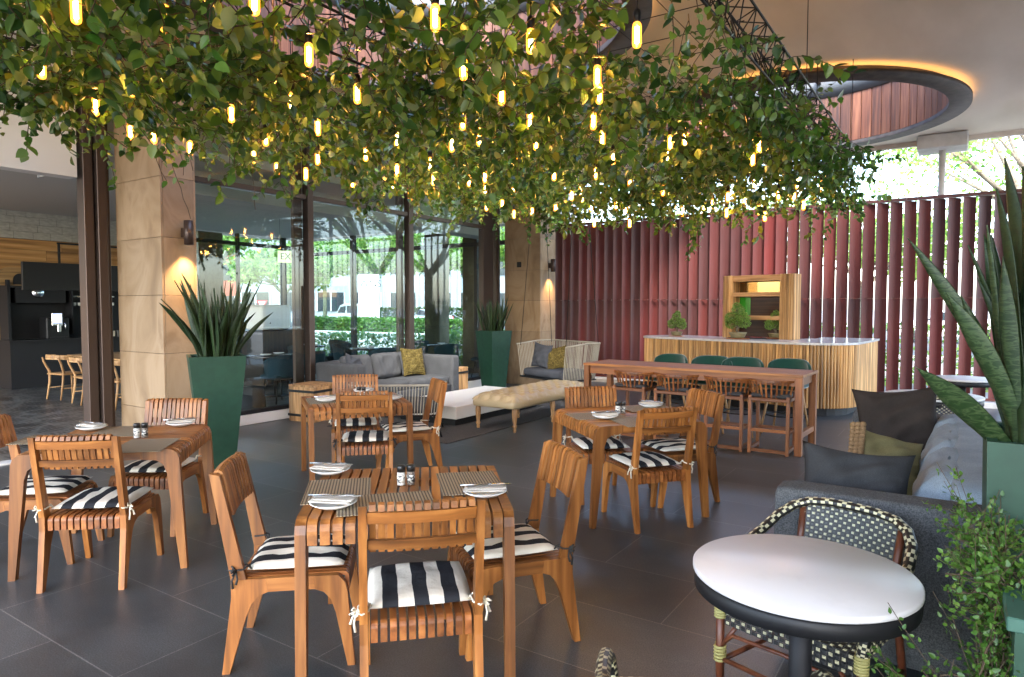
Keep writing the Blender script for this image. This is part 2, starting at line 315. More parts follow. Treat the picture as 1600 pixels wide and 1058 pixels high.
# ------------------------------------------------------------------ leaves helper (fast)
LV = np.array([(0, 0, 0), (-.27, .18, .05), (-.33, .45, .07), (-.19, .78, .03), (0, 1, -.06), (.19, .78, .03), (.33, .45, .07), (.27, .18, .05), (0, .45, -.02)], dtype=np.float64)
LF = np.array([(0, 8, 2, 1), (8, 4, 3, 2), (0, 7, 6, 8), (8, 6, 5, 4)])
def leaf_obj(name, pos, dirs, ups, size, mis, mats, parent=None, cv=None, tubes=None, stemmat=0, shape=LV, faces=LF):
    n = len(pos); pos = np.array(pos); d = np.array(dirs, float); d /= np.linalg.norm(d, axis=1)[:, None] + 1e-9
    u = np.array(ups, float); x = np.cross(d, u); x /= np.linalg.norm(x, axis=1)[:, None] + 1e-9; u = np.cross(x, d)
    sz = np.array(size)[:, None, None]; k = len(shape)
    V = pos[:, None, :] + sz * (shape[None, :, 0, None] * x[:, None, :] + shape[None, :, 1, None] * d[:, None, :] + shape[None, :, 2, None] * u[:, None, :])
    V = V.reshape(-1, 3); F = (faces[None] + (np.arange(n) * k)[:, None, None]).reshape(-1, faces.shape[1]); nf = len(faces)
    mi = np.repeat(np.array(mis), nf); c = np.repeat(rng.rand(n) if cv is None else np.array(cv), nf)
    tv = []; tf = []; tc = []
    if tubes:
        for pts, r_ in tubes:
            pts = np.array(pts); m_ = len(pts); base = len(V) + len(tv) * 1
            t = np.gradient(pts, axis=0); t /= np.linalg.norm(t, axis=1)[:, None] + 1e-9
            a = np.cross(t, (0.13, .2, .97)); a /= np.linalg.norm(a, axis=1)[:, None] + 1e-9; b = np.cross(t, a)
            for i in range(m_):
                rr = r_[i] if isinstance(r_, (list, np.ndarray)) else r_
                for q in range(4): tv.append(pts[i] + (a[i] * cos(q * PI / 2) + b[i] * sin(q * PI / 2)) * rr)
            for i in range(m_ - 1):
                for q in range(4): tf.append((base + i * 4 + q, base + i * 4 + (q + 1) % 4, base + i * 4 + 4 + (q + 1) % 4, base + i * 4 + 4 + q))
    allV = np.vstack([V, np.array(tv)]) if tv else V
    L4 = faces.shape[1]
    me = bpy.data.meshes.new(name); me.vertices.add(len(allV)); me.vertices.foreach_set('co', allV.ravel())
    loops = np.concatenate([F.ravel(), np.array(tf, dtype=int).ravel()]) if tf else F.ravel()
    me.loops.add(len(loops)); me.loops.foreach_set('vertex_index', loops.astype(np.int32))
    npoly = len(F) + len(tf); st = np.concatenate([np.arange(len(F)) * L4, len(F) * L4 + np.arange(len(tf)) * 4])
    me.polygons.add(npoly); me.polygons.foreach_set('loop_start', st.astype(np.int32))
    me.polygons.foreach_set('material_index', np.concatenate([mi, np.full(len(tf), stemmat)]).astype(np.int32))
    me.update(calc_edges=True)
    at = me.attributes.new('cv', 'FLOAT', 'FACE'); at.data.foreach_set('value', np.concatenate([c, np.full(len(tf), .5)]).astype(np.float32))
    for m_ in mats: me.materials.append(m_)
    me.validate()
    o = bpy.data.objects.new(name, me); COL.objects.link(o)
    if parent: o.parent = parent
    return o
def rdirs(n): v = rng.normal(size=(n, 3)); return v / np.linalg.norm(v, axis=1)[:, None]
def text_mesh(name, txt, size, loc, rot, m, parent=None, ext=.004, ax='CENTER'):
    cu = bpy.data.curves.new(name, 'FONT'); cu.body = txt; cu.size = size; cu.extrude = ext; cu.align_x = ax; cu.align_y = 'CENTER'
    o = bpy.data.objects.new(name, cu); COL.objects.link(o); dg = bpy.context.evaluated_depsgraph_get(); me = bpy.data.meshes.new_from_object(o.evaluated_get(dg))
    bpy.data.objects.remove(o); o = bpy.data.objects.new(name, me); COL.objects.link(o); me.materials.append(m); o.location = loc; o.rotation_euler = rot
    if parent: o.parent = parent
    return o
# ================================================================== SETTING
g = MB(); g.box((0, 60, -.06), (600, 600, .1)); struct('ground', g, noisy('outdoor_paving', (.16, .15, .14), (.24, .23, .21), .8, .9, .2))
g = MB(); g.add([(-8.12, -6, 0), (6, -6, 0), (6, 13.1, 0), (-8.12, 13.1, 0)], [(0, 1, 2, 3)]); struct('floor', g, floor_m)
g = MB(); g.add([(-16.5, -2, .002), (-8.125, -2, .002), (-8.125, 13.1, .002), (-16.5, 13.1, .002)], [(0, 1, 2, 3)])
pm = mat('patterned_interior_tiles', (.03, .03, .03), .35); vo = N(pm, 'ShaderNodeTexVoronoi', feature='DISTANCE_TO_EDGE'); vo.inputs['Scale'].default_value = 1.9; LK(pm, coords(pm), vo.inputs['Vector'])
wv = N(pm, 'ShaderNodeTexWave', wave_type='RINGS'); wv.inputs['Scale'].default_value = 5; wv.inputs['Distortion'].default_value = 6; LK(pm, coords(pm), wv.inputs['Vector'])
mm_ = N(pm, 'ShaderNodeMath', operation='MULTIPLY'); LK(pm, vo.outputs['Distance'], mm_.inputs[0]); LK(pm, wv.outputs['Fac'], mm_.inputs[1])
LK(pm, ramp(pm, mm_.outputs[0], [(.0, (.16, .16, .15)), (.08, (.03, .03, .032)), (.2, (.02, .02, .022))]).outputs[0], bsdf(pm).inputs['Base Color'])
struct('interior_floor', g, pm)
g = MB(); g.add([(-200, 25, -.004), (200, 25, -.004), (200, 62, -.004), (-200, 62, -.004)], [(0, 1, 2, 3)]); struct('road', g, noisy('asphalt', (.05, .05, .05), (.08, .08, .08), 3, .9))
g = MB()
g.box((0, 24.8, .0), (400, .4, .14)); g.box((0, 62.2, 0), (400, .4, .14)); struct('kerb', g, kerbm)
# ceiling with two round openings
HC = [(-4.6, 5.3), (-2.2, 11.25)]; CZ = 4.6
def ceil_piece(g, cx, cy, h, r, z, n=64):
    vs = []; fs = []
    for k in range(n):
        a = 2 * PI * k / n; t = h / max(abs(cos(a)), abs(sin(a))); vs += [(cx + r * cos(a), cy + r * sin(a), z), (cx + t * cos(a), cy + t * sin(a), z)]
    for k in range(n): q = (k + 1) % n; fs.append((2 * k, 2 * q, 2 * q + 1, 2 * k + 1))
    g.add(vs, fs, 0, .5)
g = MB()
for z in (CZ, CZ + .4):
    for cx, cy in HC: ceil_piece(g, cx, cy, 2.3, 2.1, z)
    def rect(x0, y0, x1, y1): g.add([(x0, y0, z), (x1, y0, z), (x1, y1, z), (x0, y1, z)], [(0, 1, 2, 3)], 0, .5)
    X0, X1, Y0, Y1 = -9.2, 4.6, -4.2, 14.3  # ceiling stretched unseen behind the camera and to the right to block sun
    rect(X0, Y0, X1, 3.0); rect(X0, 3.0, -6.9, 7.6); rect(-2.3, 3.0, X1, 7.6); rect(X0, 7.6, X1, 8.95); rect(X0, 8.95, -4.5, 13.55); rect(.1, 8.95, X1, 13.55); rect(X0, 13.55, X1, Y1)
g.box(((X0 + X1) / 2, Y1 + .05, CZ + .16), (X1 - X0, .1, .48), cv=.5); g.box((X1 + .05, (Y0 + Y1) / 2, CZ + .16), (.1, Y1 - Y0 + .2, .48), cv=.5); g.box(((X0 + X1) / 2, Y0 - .05, CZ + .16), (X1 - X0, .1, .48), cv=.5)
struct('ceiling', g, plaster)
cladwood = wood('skylight_cladding_wood', 2, (.12, .040, .018), (.20, .080, .038), .5, .5)
rimm = noisy('dark_rim_metal', (.022, .015, .012), (.05, .038, .03), 9, .6, .3)
led = mat('led_strip', (1, .6, .2), emis=(1, .50, .13), estr=.65)
for i, (cx, cy) in enumerate(HC):
    t = thing('round_skylight', ['round skylight drum clad in reddish planks above the leafy canopy', 'round skylight with dark rim and warm glow, clear of the canopy near the fence'][i], 'skylight', (cx, cy, CZ), 0, 'round skylights in the ceiling')
    g = MB(); n = 72
    for k in range(n):
        a0 = 2 * PI * (k + .04) / n; a1 = 2 * PI * (k + .96) / n
        pts = [(2.02 * cos(a0), 2.02 * sin(a0)), (2.02 * cos(a1), 2.02 * sin(a1)), (2.05 * cos(a1), 2.05 * sin(a1)), (2.05 * cos(a0), 2.05 * sin(a0))]
        g.prism(pts, -.08, .74, 'z', cv=random.random())
    g.build('cladding', cladwood, t)
    g = MB(); g.lathe([(2.0, -.15), (2.27, -.15), (2.27, -.09), (2.22, -.09), (2.22, -.11), (2.12, -.11), (2.12, .0), (2.12, .74), (2.12, .76), (2.0, .76), (2.0, .742), (2.056, .742), (2.056, -.09), (2.0, -.09), (2.0, -.15)], 96); g.build('rim', rimm, t)
    g = MB(); g.lathe([(2.14, .74), (2.0, .74), (1.93, 1.08), (2.2, 1.08), (2.2, .74), (2.14, .74)], 72)
    for dx in (-.7, .7) if i == 0 else (0,): g.box((dx, 0, 1.03), (.07, 3.9, .1))
    g.build('frame', mat('skylight_frame', (.07, .075, .08), .5), t)
    g = MB(); g.lathe([(2.21, -.108), (2.15, -.108)], 96, cap=False); g.build('light_strip', led, t)
    g = MB(); g.lathe([(0.001, 1.085), (2.0, 1.085)], 48); g.build('glass', glass_mat('skylight_glass', (.9, .93, .95), .6, .02), t)
# hanging rod by the far skylight
g = MB(); g.tube([(0, 0, 0), (0, 0, -.55)], .006, 6); g.lathe([(.03, 0), (.03, -.02), (.012, -.07)][::-1], 10); tag(g.build('hanging_rod', black, loc=(-1.5, 8.88, CZ)), 'thin black rod hanging from the ceiling in front of the uncovered skylight', 'rod')

# ---- fence of angled fins
ft = thing('louvre_fence', 'tall oxblood red fence of angled vertical metal fins behind the bar', 'fence', (0, 13.4, 0))
PX = .208; x = -7.82; k = 0
while x < 1.35:
    for z0, z1 in ((.13, 1.7648), (1.7652, 3.42)):
        g = MB(); c = .45 + .55 * random.random() ** 2 * random.choice((-1, 1, .4)); c = max(0, min(1, c)); w = .230
        if k in (4, 11, 22, 36) and z0 < 1: c = .95
        # shallow C-shaped fin
        pts = []; 
        for q in range(7): u = -1 + q / 3; pts.append((u * w / 2, .016 * (1 - u * u)))
        poly = pts + [(p[0], p[1] - .004) for p in pts[::-1]]
        ca, sa = cos(R(41)), sin(R(41)); poly = [(p[0] * ca - p[1] * sa, p[0] * sa + p[1] * ca) for p in poly]
        g.prism(poly, z0, z1, 'z', cv=c); o = g.build('fin', fence_m, ft, (x, 0, 0))
    x += PX; k += 1
g = MB(); g.box((-3.2, 0, 3.45), (9.4, .11, .05)); g.build('top_rail', fence_m, ft)
g = MB(); x = -7.82
while x < 1.35: g.box((x + .03, -.06, 1.765), (.11, .05, .009)); x += PX
g.build('middle_rail', fence_m, ft)
g = MB(); g.box((-3.2, 0, .11), (9.4, .1, .04)); g.build('bottom_rail', fence_m, ft)
g = MB(); g.box((-3.0, 13.3, .035), (10.4, .40, .09), b=.01); struct('kerb_fence', g, kerbm).name = 'kerb'

g = MB(); g.box((4.45, 2.0, 2.3), (.2, 12.0, 4.58)); tag(g.build('side_wall', plaster), 'plain plastered side wall outside the frame to the right of the planters', 'wall')  # wall added out of view to cut the light from the right
# ---- stone columns
def column(x0, x1, y0, y1, label, z1=CZ, joints=(.49, 1.11, 1.745, 2.37, 3.02, 3.65, 4.28)):
    t = thing('stone_column', label, 'column', ((x0 + x1) / 2, (y0 + y1) / 2, 0)); g = MB(); zs = [0] + [j for j in joints if j < z1] + [z1]; hx, hy = (x1 - x0) / 2, (y1 - y0) / 2
    for a, b in zip(zs, zs[1:]):
        for sx, sy, ww, rot in ((0, -1, hx, 0), (0, 1, hx, 0), (1, 0, hy, 1), (-1, 0, hy, 1)):
            c = (sx * (hx - .012), sy * (hy - .012), (a + b) / 2); d = ((ww * 2 - .006) if not rot else .024, .024 if not rot else (ww * 2 - .054), b - a - .004)
            g.box(c, d, b=.0015, cv=random.random())
    g.build('cladding', stone, t)
    g = MB(); g.box((0, 0, z1 / 2 - .002), (hx * 2 - .04, hy * 2 - .04, z1 - .006)); g.build('core', dark, t); return t
column(-8.09, -7.15, 3.97, 4.37, 'sandstone clad column with the wall lamp beside the open doorway')
column(-7.99, -7.12, 11.75, 12.37, 'sandstone clad column at the far end beside the red fence')
# ---- storefront
sf = thing('glass_storefront', 'tall bronze framed shopfront glazing behind the grey sofa', 'shopfront', (-8.15, 0, 0))
def piece(nm, c, d, m=bronze, b=.004): g = MB(); g.box(c, d, b=b); return g.build(nm, m, sf)
piece('mullion', (-.03, 3.69, 2.3), (.16, .10, 4.59)); piece('mullion', (.0, 3.81, 2.3), (.20, .10, 4.59)); piece('mullion', (-.05, 3.90, 2.3), (.12, .06, 4.59))
for y, w in ((6.76, .10), (8.97, .12), (11.3, .34), (11.68, .07)): piece('mullion', (0, y, 2.3), (.13, w, 4.59))
piece('mullion', (-.09, 6.62, 2.3), (.06, .16, 4.59)); piece('mullion', (-.09, 8.83, 2.3), (.06, .14, 4.59))
for a, b in ((4.38, 6.68), (6.83, 8.88), (9.06, 11.12)):
    piece('transom', (.0, (a + b) / 2, 3.24), (.10, b - a + .02, .07)); piece('transom', (0, (a + b) / 2, 4.5), (.10, b - a + .02, .1))
    piece('sill', (.0, (a + b) / 2, .07), (.14, b - a + .02, .135), whitep, .006)
    piece('sill', (.0, (a + b) / 2, .17), (.09, b - a + .02, .055), dark, .003)
    g = MB(); g.box((0, (a + b) / 2, 1.7), (.012, b - a, 3.0)); g.build('pane', glass, sf); g = MB(); g.box((0, (a + b) / 2, 3.86), (.012, b - a, 1.17)); g.build('pane', glass, sf)
piece('transom', (.0, 11.56, 3.24), (.06, .18, .05), whitep); g = MB(); g.box((0, 11.55, 2.3), (.012, .16, 4.4)); g.build('pane', glass, sf)
piece('door_track', (.0, 1.3, .012), (.16, 4.6, .022), kerbm)
# white beam over the doorway and inner ceiling
g = MB(); g.box((-8.25, 1.0, 3.82), (.2, 5.2, 1.55)); tag(g.build('beam', whitep), 'smooth white beam over the open doorway', 'beam')
g = MB(); g.box((-12.3, 5.5, 3.62), (8.0, 15.2, .1)); g.box((-9.4, 8.4, 3.40), (.5, 9.2, .34)); g.box((-8.98, 5.5, 4.12), (.1, 17.4, .93)); struct('interior_ceiling', g, mat('interior_ceiling_paint', (.5, .5, .48), .8))
# ---- interior west wall
ww = thing('timber_wall', 'plank lined wall with rough brick band inside the restaurant', 'wall', (-16.1, 3.2, 0))
g = MB()
for k in range(14): 
    y0 = -5.2
    while y0 < 5.2:
        L = random.uniform(1.6, 3.0); y1 = min(5.2, y0 + L); g.box((0, (y0 + y1) / 2, k * .215 + .107), (.03, y1 - y0 - .004, .211), b=.003, cv=random.random()); y0 = y1
g.build('planks', plankwood, ww)
g = MB()
for k in range(4):
    y0 = -5.2
    while y0 < 5.2:
        L = random.uniform(.3, .5); y1 = min(5.2, y0 + L); g.box((-.01, (y0 + y1) / 2, 3.02 + k * .15 + .07), (.04 + random.random() * .012, y1 - y0 - .004, .146), b=.004); y0 = y1
g.build('brick_band', brickish, ww)
g = MB(); g.box((-.14, 0, 1.8), (.2, 10.6, 3.6)); g.build('backing', dark, ww)
# far end glazing (y=13) and west glazing
eg = thing('end_glazing', 'dark framed glazed end wall of the restaurant facing the street', 'window wall', (0, 13.1, 0))
def ep(nm, c, d, m=black, b=.003): g = MB(); g.box(c, d, b=b); return g.build(nm, m, eg)
for x, w in ((-16.0, .1), (-13.95, .13), (-11.9, .06), (-9.72, .09), (-8.2, .1)): ep('mullion', (x, 0, 1.8), (w, .12, 3.56))
for a, b in ((-15.95, -14.02), (-13.88, -11.93), (-11.87, -9.765), (-9.675, -8.25)):
    ep('transom', ((a + b) / 2, 0, 3.12), (b - a, .08, .10)); ep('sill', ((a + b) / 2, 0, .07), (b - a, .10, .12)); g = MB(); g.box(((a + b) / 2, 0, 1.8), (b - a, .01, 3.5)); g.build('pane', tglass, eg)
wg = thing('side_glazing', 'dark framed side glazing of the restaurant seen through the nearest pane', 'window wall', (-16.1, 0, 0))
for y, w in ((8.55, .2), (9.75, .08), (11.0, .06), (12.45, .14), (12.95, .1)): g = MB(); g.box((0, y, 1.8), (.12, w, 3.56), b=.003); g.build('mullion', black, wg)
for a, b in ((8.65, 9.71), (9.79, 10.97), (11.03, 12.38), (12.52, 12.9)): g = MB(); g.box((0, (a + b) / 2, 1.8), (.01, b - a, 3.5)); g.build('pane', tglass, wg); g = MB(); g.box((0, (a + b) / 2, 3.3), (.08, b - a, .1)); g.build('transom', black, wg)
for args in ((-11.6, -11.1, 13.35, 13.75, 'pale stone pillar outside the end glazing, left of the street tree'), (-10.35, -9.75, 13.35, 13.8, 'pale stone pillar outside the end glazing, nearest the far planter'), (-17.2, -16.6, 10.2, 10.9, 'stone pillar outside the side glazing of the restaurant')): column(*args, z1=3.6)
# roof overhang beyond ends so the interior is closed
g = MB(); g.box((-12.7, 13.6, 3.72), (9.2, 1.3, .12)); g.box((-16.9, 10.6, 3.72), (1.4, 5.6, .12)); struct('overhang', g, plaster)
# white post holding the roof edge
g = MB(); g.tube([(0, 0, 0), (0, 0, 4.35)], .055, 14); g.box((0, 0, 4.47), (.75, .6, .24), b=.02); tag(g.build('steel_post', kerbm, loc=(-.33, 14.1, 0)), 'slim white post with a boxed head holding the roof edge beyond the fence', 'post')
# ================================================================== FURNITURE
def arc(c, r, a0, a1, n=5): return [(c[0] + r * cos(R(a0 + (a1 - a0) * i / n)), c[1] + r * sin(R(a0 + (a1 - a0) * i / n))) for i in range(n + 1)]
def make_cushion(parent):
    g = MB(); n = 14; vs = []; idx = {}
    tuft = [(-.1, -.08), (.1, -.08), (-.1, .1), (.1, .1)]
    for s_ in (1, -1):
        for i in range(n + 1):
            for j in range(n + 1):
                u = -1 + 2 * i / n; v = -1 + 2 * j / n
                X = .208 * u * (1 - .035 * v * v); Y = .215 * v * (1 - .03 * u * u)
                h = .031 * ((1 - abs(u) ** 3.2) * (1 - abs(v) ** 3.2)) ** .42
                for tx, ty in tuft: h -= .012 * math.exp(-((X - tx) ** 2 + (Y - ty) ** 2) / .0016) * (s_ > 0)
                h += .004 * sin(9 * u + 4 * v) * (s_ > 0) * (1 - u * u) * (1 - v * v)
                if s_ < 0 and (i in (0, n) or j in (0, n)): idx[(s_, i, j)] = idx[(1, i, j)]; continue
                idx[(s_, i, j)] = len(vs); vs.append((X, Y, s_ * h * (1 if s_ > 0 else .55)))
    fs = []
    for s_ in (1, -1):
        for i in range(n):
            for j in range(n):
                q = [idx[(s_, i, j)], idx[(s_, i + 1, j)], idx[(s_, i + 1, j + 1)], idx[(s_, i, j + 1)]]; fs.append(tuple(q if s_ > 0 else q[::-1]))
    g.add(vs, fs, 0, .5, True); return g.build('cushion', stripes, parent, (0, .015, .452))
def make_chair(name, label, tiecol=cord):
    t = thing(name, label, 'chair')
    for sx in (-1, 1):
        x0 = sx * .235; x1 = sx * .203
        a, b = min(x0, x1), max(x0, x1)
        ins = [(.10, .36), (.14, .345), (.17, .31), (.19, .25)]
        g = MB(); g.prism([(.24, 0), (.272, 0), (.243, .34), (.232, .385), (.205, .417), (.10, .42)] + ins, a, b, cv=random.random()); g.build('leg', teak[2], t)
        g = MB(); g.prism([(-.268, 0), (-.30, 0), (-.256, .34), (-.256, .42), (-.11, .42), (-.10, .36), (-.14, .345), (-.17, .31), (-.195, .25)], a, b, cv=random.random()); g.build('leg', teak[2], t)
        g = MB(); g.prism([(-.0995, .36), (.0995, .36), (.0995, .42), (-.1095, .42)], a + .001, b - .001, cv=random.random()); g.build('seat_rail', teak[1], t)
        g = MB(); g.prism([(-.256, .4205), (-.192, .4205), (-.296, .885), (-.338, .895)], a + .0008, b - .0008, cv=random.random()); g.build('back_post', teak[2], t)
    g = MB(); pth = [(-.243, .34), (-.243, .385)] + arc((-.218, .395), .025, 180, 90, 4) + arc((.222, .395), .025, 90, 0, 4) + [(.247, .33)]
    n = 11; w = .397 / n
    for k in range(n): x0 = -.1985 + k * w; g.strip(pth, x0 + .005, x0 + w - .005, .018, cv=random.random())
    g.build('seat', redteak[1], t)
    g = MB(); n = 12; w = .40 / n
    for k in range(n):
        x0 = -.2 + k * w; xm = x0 + w / 2; o = -.018 * (1 - (xm / .2) ** 2)
        pth = [(-.255 + .0, .70), (-.282, .82), (-.292, .87), (-.302, .893), (-.318, .903), (-.336, .897), (-.345, .875)]
        g.strip(pth[::-1], x0 + .0048, x0 + w - .0048, .011, cv=random.random(), off=o + .012)
    g.build('backrest', teak[2], t)
    for z, y, hh in ((.846, -.312, .045), (.738, -.287, .038)):
        g = MB(); n = 8; vs = []
        for i in range(n + 1):
            xx = -.2025 + .405 * i / n; o = -.018 * (1 - min(1, (xx / .2) ** 2))
            for dy, dz in ((-.010, -hh / 2), (.010, -hh / 2), (.010, hh / 2), (-.010, hh / 2)): vs.append((xx, y + o + dy - dz * .22, z + dz))
        fs = [(0, 1, 2, 3)[::-1], (n * 4, n * 4 + 1, n * 4 + 2, n * 4 + 3)] + [(i * 4 + q, i * 4 + (q + 1) % 4, i * 4 + 4 + (q + 1) % 4, i * 4 + 4 + q) for i in range(n) for q in range(4)]
        g.add(vs, fs, 0, random.random()); g.build('back_rail', teak[0], t)
    cu = make_cushion(t)
    for sx in (-1, 1):
        g = MB(); X = sx * .222; Y = -.226; Z = .475 - .452; Y0 = Y - .015
        g.tube([(sx * .19, -.19, -.005), (sx * .2, -.195, .01), (X * .93, Y0 + .045, Z), (X * 1.0, Y0 + .034, Z - .002), (sx * .24, Y0 + .025, Z - .006), (sx * .243, Y0 - .02, Z - .01), (sx * .225, Y0 - .045, Z - .01), (sx * .2, Y0 - .02, Z - .006), (sx * .196, Y0 + .03, Z), (sx * .19, -.19, -.004)], .0042, 5)
        for q in range(4):
            a = q * 1.57 + .4; r_ = .028 if q % 2 else .022; dx, dz = cos(a) * r_, sin(a) * r_ * .8
            g.tube([(sx * .246, Y0 - .005, Z - .008), (sx * .25 + dx * .5, Y0 - .02 + dx * .3, Z - .008 + dz), (sx * .252 + dx, Y0 - .018, Z - .012 + dz * .6), (sx * .246, Y0 - .005, Z - .01)], .004, 5)
        g.tube([(sx * .246, Y0 - .005, Z - .01), (sx * .255, Y0 - .02, Z - .05), (sx * .25, Y0 - .018, Z - .085)], [.004, .0045, .006], 5)
        g.tube([(sx * .246, Y0 - .005, Z - .01), (sx * .262, Y0 + .005, Z - .04), (sx * .27, Y0 - .0, Z - .062)], [.004, .0045, .006], 5)
        g.build('tie', tiecol, cu)
    return t
P1 = make_chair('dining_chair', 'x'); P2 = make_chair('dining_chair', 'x', bcord); index_kids()
R_ = R
CH = [ # x, y, rotz(deg), proto, label
 (-1.87, 2.10, 45, P1, 'slatted teak chair in the foreground, its back to the camera at the nearest table'),
 (-2.60, 2.08, -48, P2, 'slatted teak chair with black ties on the left side of the nearest table'),
 (-1.86, 2.75, 143, P2, 'slatted teak chair with black tie on the right side of the nearest table'),
 (-4.32, 2.005, 40, P1, 'slatted teak chair with white bows, its back to the camera at the left table'),
 (-4.92, 2.67, 215, P1, 'slatted teak chair facing the camera in front of the big green planter'),
 (-4.97, 1.93, -47, P1, 'slatted teak chair cut off by the left edge of the photo'),
 (-1.97, 4.80, 52, P1, 'slatted teak chair with its back to the camera at the table before the bar stools'),
 (-2.55, 5.20, -138, P1, 'slatted teak chair facing the camera at the table before the bar stools'),
 (-1.99, 5.47, 142, P2, 'slatted teak chair on the right side of the table before the bar stools'),
 (-4.42, 4.28, 44, P2, 'slatted teak chair with its back to the camera at the table nearest the rug'),
 (-5.10, 4.80, -133, P1, 'slatted teak chair facing the camera at the table nearest the rug, before the rope armchair'),
 (-4.45, 4.86, 145, P1, 'slatted teak chair on the right side of the table nearest the rug'),
]
used = set()
for x, y, rz, pr, lab in CH:
    if pr.name not in used: used.add(pr.name); pr.location = (x, y, 0); pr.rotation_euler = (0, 0, R(rz)); tag(pr, lab, 'chair', 'slatted teak dining chairs')
    else: dup(pr, (x, y, 0), (0, 0, R(rz)), lab, 'slatted teak dining chairs')
# ---- dining table (slats run along local y)
def make_table():
    t = thing('dining_table', 'x', 'table')
    for sx in (-1, 1):
        a, b = sorted((sx * .452, sx * .408))
        for sy in (-1, 1):
            pl = [(.452, 0), (.49, 0), (.462, .62), (.458, .69), (.445, .726), (.418, .745), (.385, .75), (.24, .75), (.24, .69), (.33, .682), (.368, .655), (.388, .60), (.395, .52)]
            g = MB(); g.prism([(p[0] * sy, p[1]) for p in pl], a, b, cv=random.random()); g.build('leg', teak[2], t)
        g = MB(); g.prism([(-.2395, .69), (.2395, .69), (.2395, .75), (-.2395, .75)], a + .0007, b - .0007); g.build('end_rail', teak[1], t)
    g = MB(); n = 16; w = .816 / n
    pth = [(-.458, .645), (-.458, .70)] + arc((-.413, .703), .045, 180, 90, 5) + arc((.413, .703), .045, 90, 0, 5) + [(.458, .645)]
    for k in range(n): x0 = -.408 + k * w; g.strip(pth, x0 + .0055, x0 + w - .0055, .024, cv=random.random())
    g.build('tabletop', teak[1], t)
    g = MB()
    for y in (-.25, .25): g.box((0, y, .708), (.81, .05, .03))
    g.build('cross_rail', teak[0], t); return t
T0 = make_table(); index_kids()
TB = {'F': (-2.19, 2.40, 41 + 90 - 90, 'slatted teak dining table in the foreground with woven mats'), 'L': (-4.62, 2.27, 46 - 90, 'slatted teak dining table at the left beside the big green planter'),
      'M': (-2.23, 5.02, 50 - 90, 'slatted teak dining table in the middle, before the long counter table'), 'T': (-4.735, 4.44, 55, 'slatted teak dining table beside the rug and low white table')}
for i, (k, (x, y, rz, lab)) in enumerate(TB.items()):
    if i == 0: T0.location = (x, y, 0); T0.rotation_euler = (0, 0, R(rz)); tag(T0, lab, 'table', 'slatted teak dining tables')
    else: dup(T0, (x, y, 0), (0, 0, R(rz)), lab, 'slatted teak dining tables')
# ---- tableware
matm = mat('woven_mat', (.3, .25, .18), .7)
co_ = coords(matm); ch1 = N(matm, 'ShaderNodeTexWave', wave_type='BANDS', bands_direction='X'); ch1.inputs['Scale'].default_value = 22; LK(matm, co_, ch1.inputs['Vector'])
ch2 = N(matm, 'ShaderNodeTexWave', wave_type='BANDS', bands_direction='Y'); ch2.inputs['Scale'].default_value = 22; LK(matm, co_, ch2.inputs['Vector'])
ml = N(matm, 'ShaderNodeMath', operation='MULTIPLY'); LK(matm, ch1.outputs['Fac'], ml.inputs[0]); LK(matm, ch2.outputs['Fac'], ml.inputs[1])
LK(matm, ramp(matm, ml.outputs[0], [(.12, (.05, .038, .028)), (.35, (.40, .33, .22))]).outputs[0], bsdf(matm).inputs['Base Color']); bump(matm, ml.outputs[0], .5, .003)
def mk_mat(): g = MB(); g.box((0, 0, .0015), (.42, .30, .003), b=.001, cv=.5); return g.build('placemat', matm)
def mk_plate():
    g = MB(); g.lathe([(.0, .004), (.055, .004), (.06, .006), (.088, .018), (.1, .024), (.1, .020), (.06, 0), (.0, 0)], 36); return g.build('side_plate', china)
def mk_napkin():
    g = MB(); g.rbox((0, 0, .006), (.185, .10, .010), .005, 6, noise=.0012); g.rbox((.01, .004, .014), (.175, .085, .006), .003, 6, noise=.001); return g.build('napkin', napkin_m)
def mk_knife():
    g = MB(); g.box((0, -.05, 0), (.014, .10, .006), b=.0025); g.prism([(-.007, 0), (.007, 0), (.009, .07), (.002, .11), (-.007, .10)], -.001, .001, 'z'); return g.build('knife', steel)
def mk_fork():
    g = MB(); g.tube([(0, -.1, 0), (0, -.02, .002), (0, .04, .003)], [.0055, .003, .0035], 6); g.box((0, .055, .004), (.022, .03, .002))
    for q in range(4): g.box((-.0085 + q * .0057, .085, .006), (.003, .035, .002))
    return g.build('fork', steel)
cap = mat('black_cap', (.015, .015, .015), .3); salt = noisy('salt_crystals', (.75, .74, .7), (.35, .33, .3), 150, .6); pepper = noisy('peppercorns', (.04, .03, .025), (.3, .25, .2), 200, .6)
def mk_mill(content, lab_):
    t = thing('spice_mill', 'x', 'spice mill'); g = MB(); g.lathe([(.019, .001), (.02, .008), (.02, .062), (.016, .068)], 16); g.build('jar', content, t)
    g = MB(); g.lathe([(.021, .066), (.0215, .09), (.019, .098), (.0, .1)], 16); g.build('cap', cap, t); g = MB(); g.lathe([(.0204, .014), (.0204, .05)], 16); g.build('label', lab_, t); return t
labm1 = noisy('mill_label_pale', (.7, .68, .6), (.1, .1, .1), 70, .5, 0, lo=.5, hi=.56); labm2 = noisy('mill_label_dark', (.04, .04, .04), (.6, .6, .55), 70, .5, 0, lo=.5, hi=.56)
pm_, pp, pn, pk, pf, ps, pe = mk_mat(), mk_plate(), mk_napkin(), mk_knife(), mk_fork(), mk_mill(salt, labm1), mk_mill(pepper, labm2); index_kids()
firstuse = set()
def put(o, x, y, z, rz, label, cat, group, tilt=(0, 0)):
    if o.name not in firstuse: firstuse.add(o.name); c = o
    else: c = dup(o)
    c.location = (x, y, z); c.rotation_euler = (tilt[0], tilt[1], rz); tag(c, label, cat, group); return c
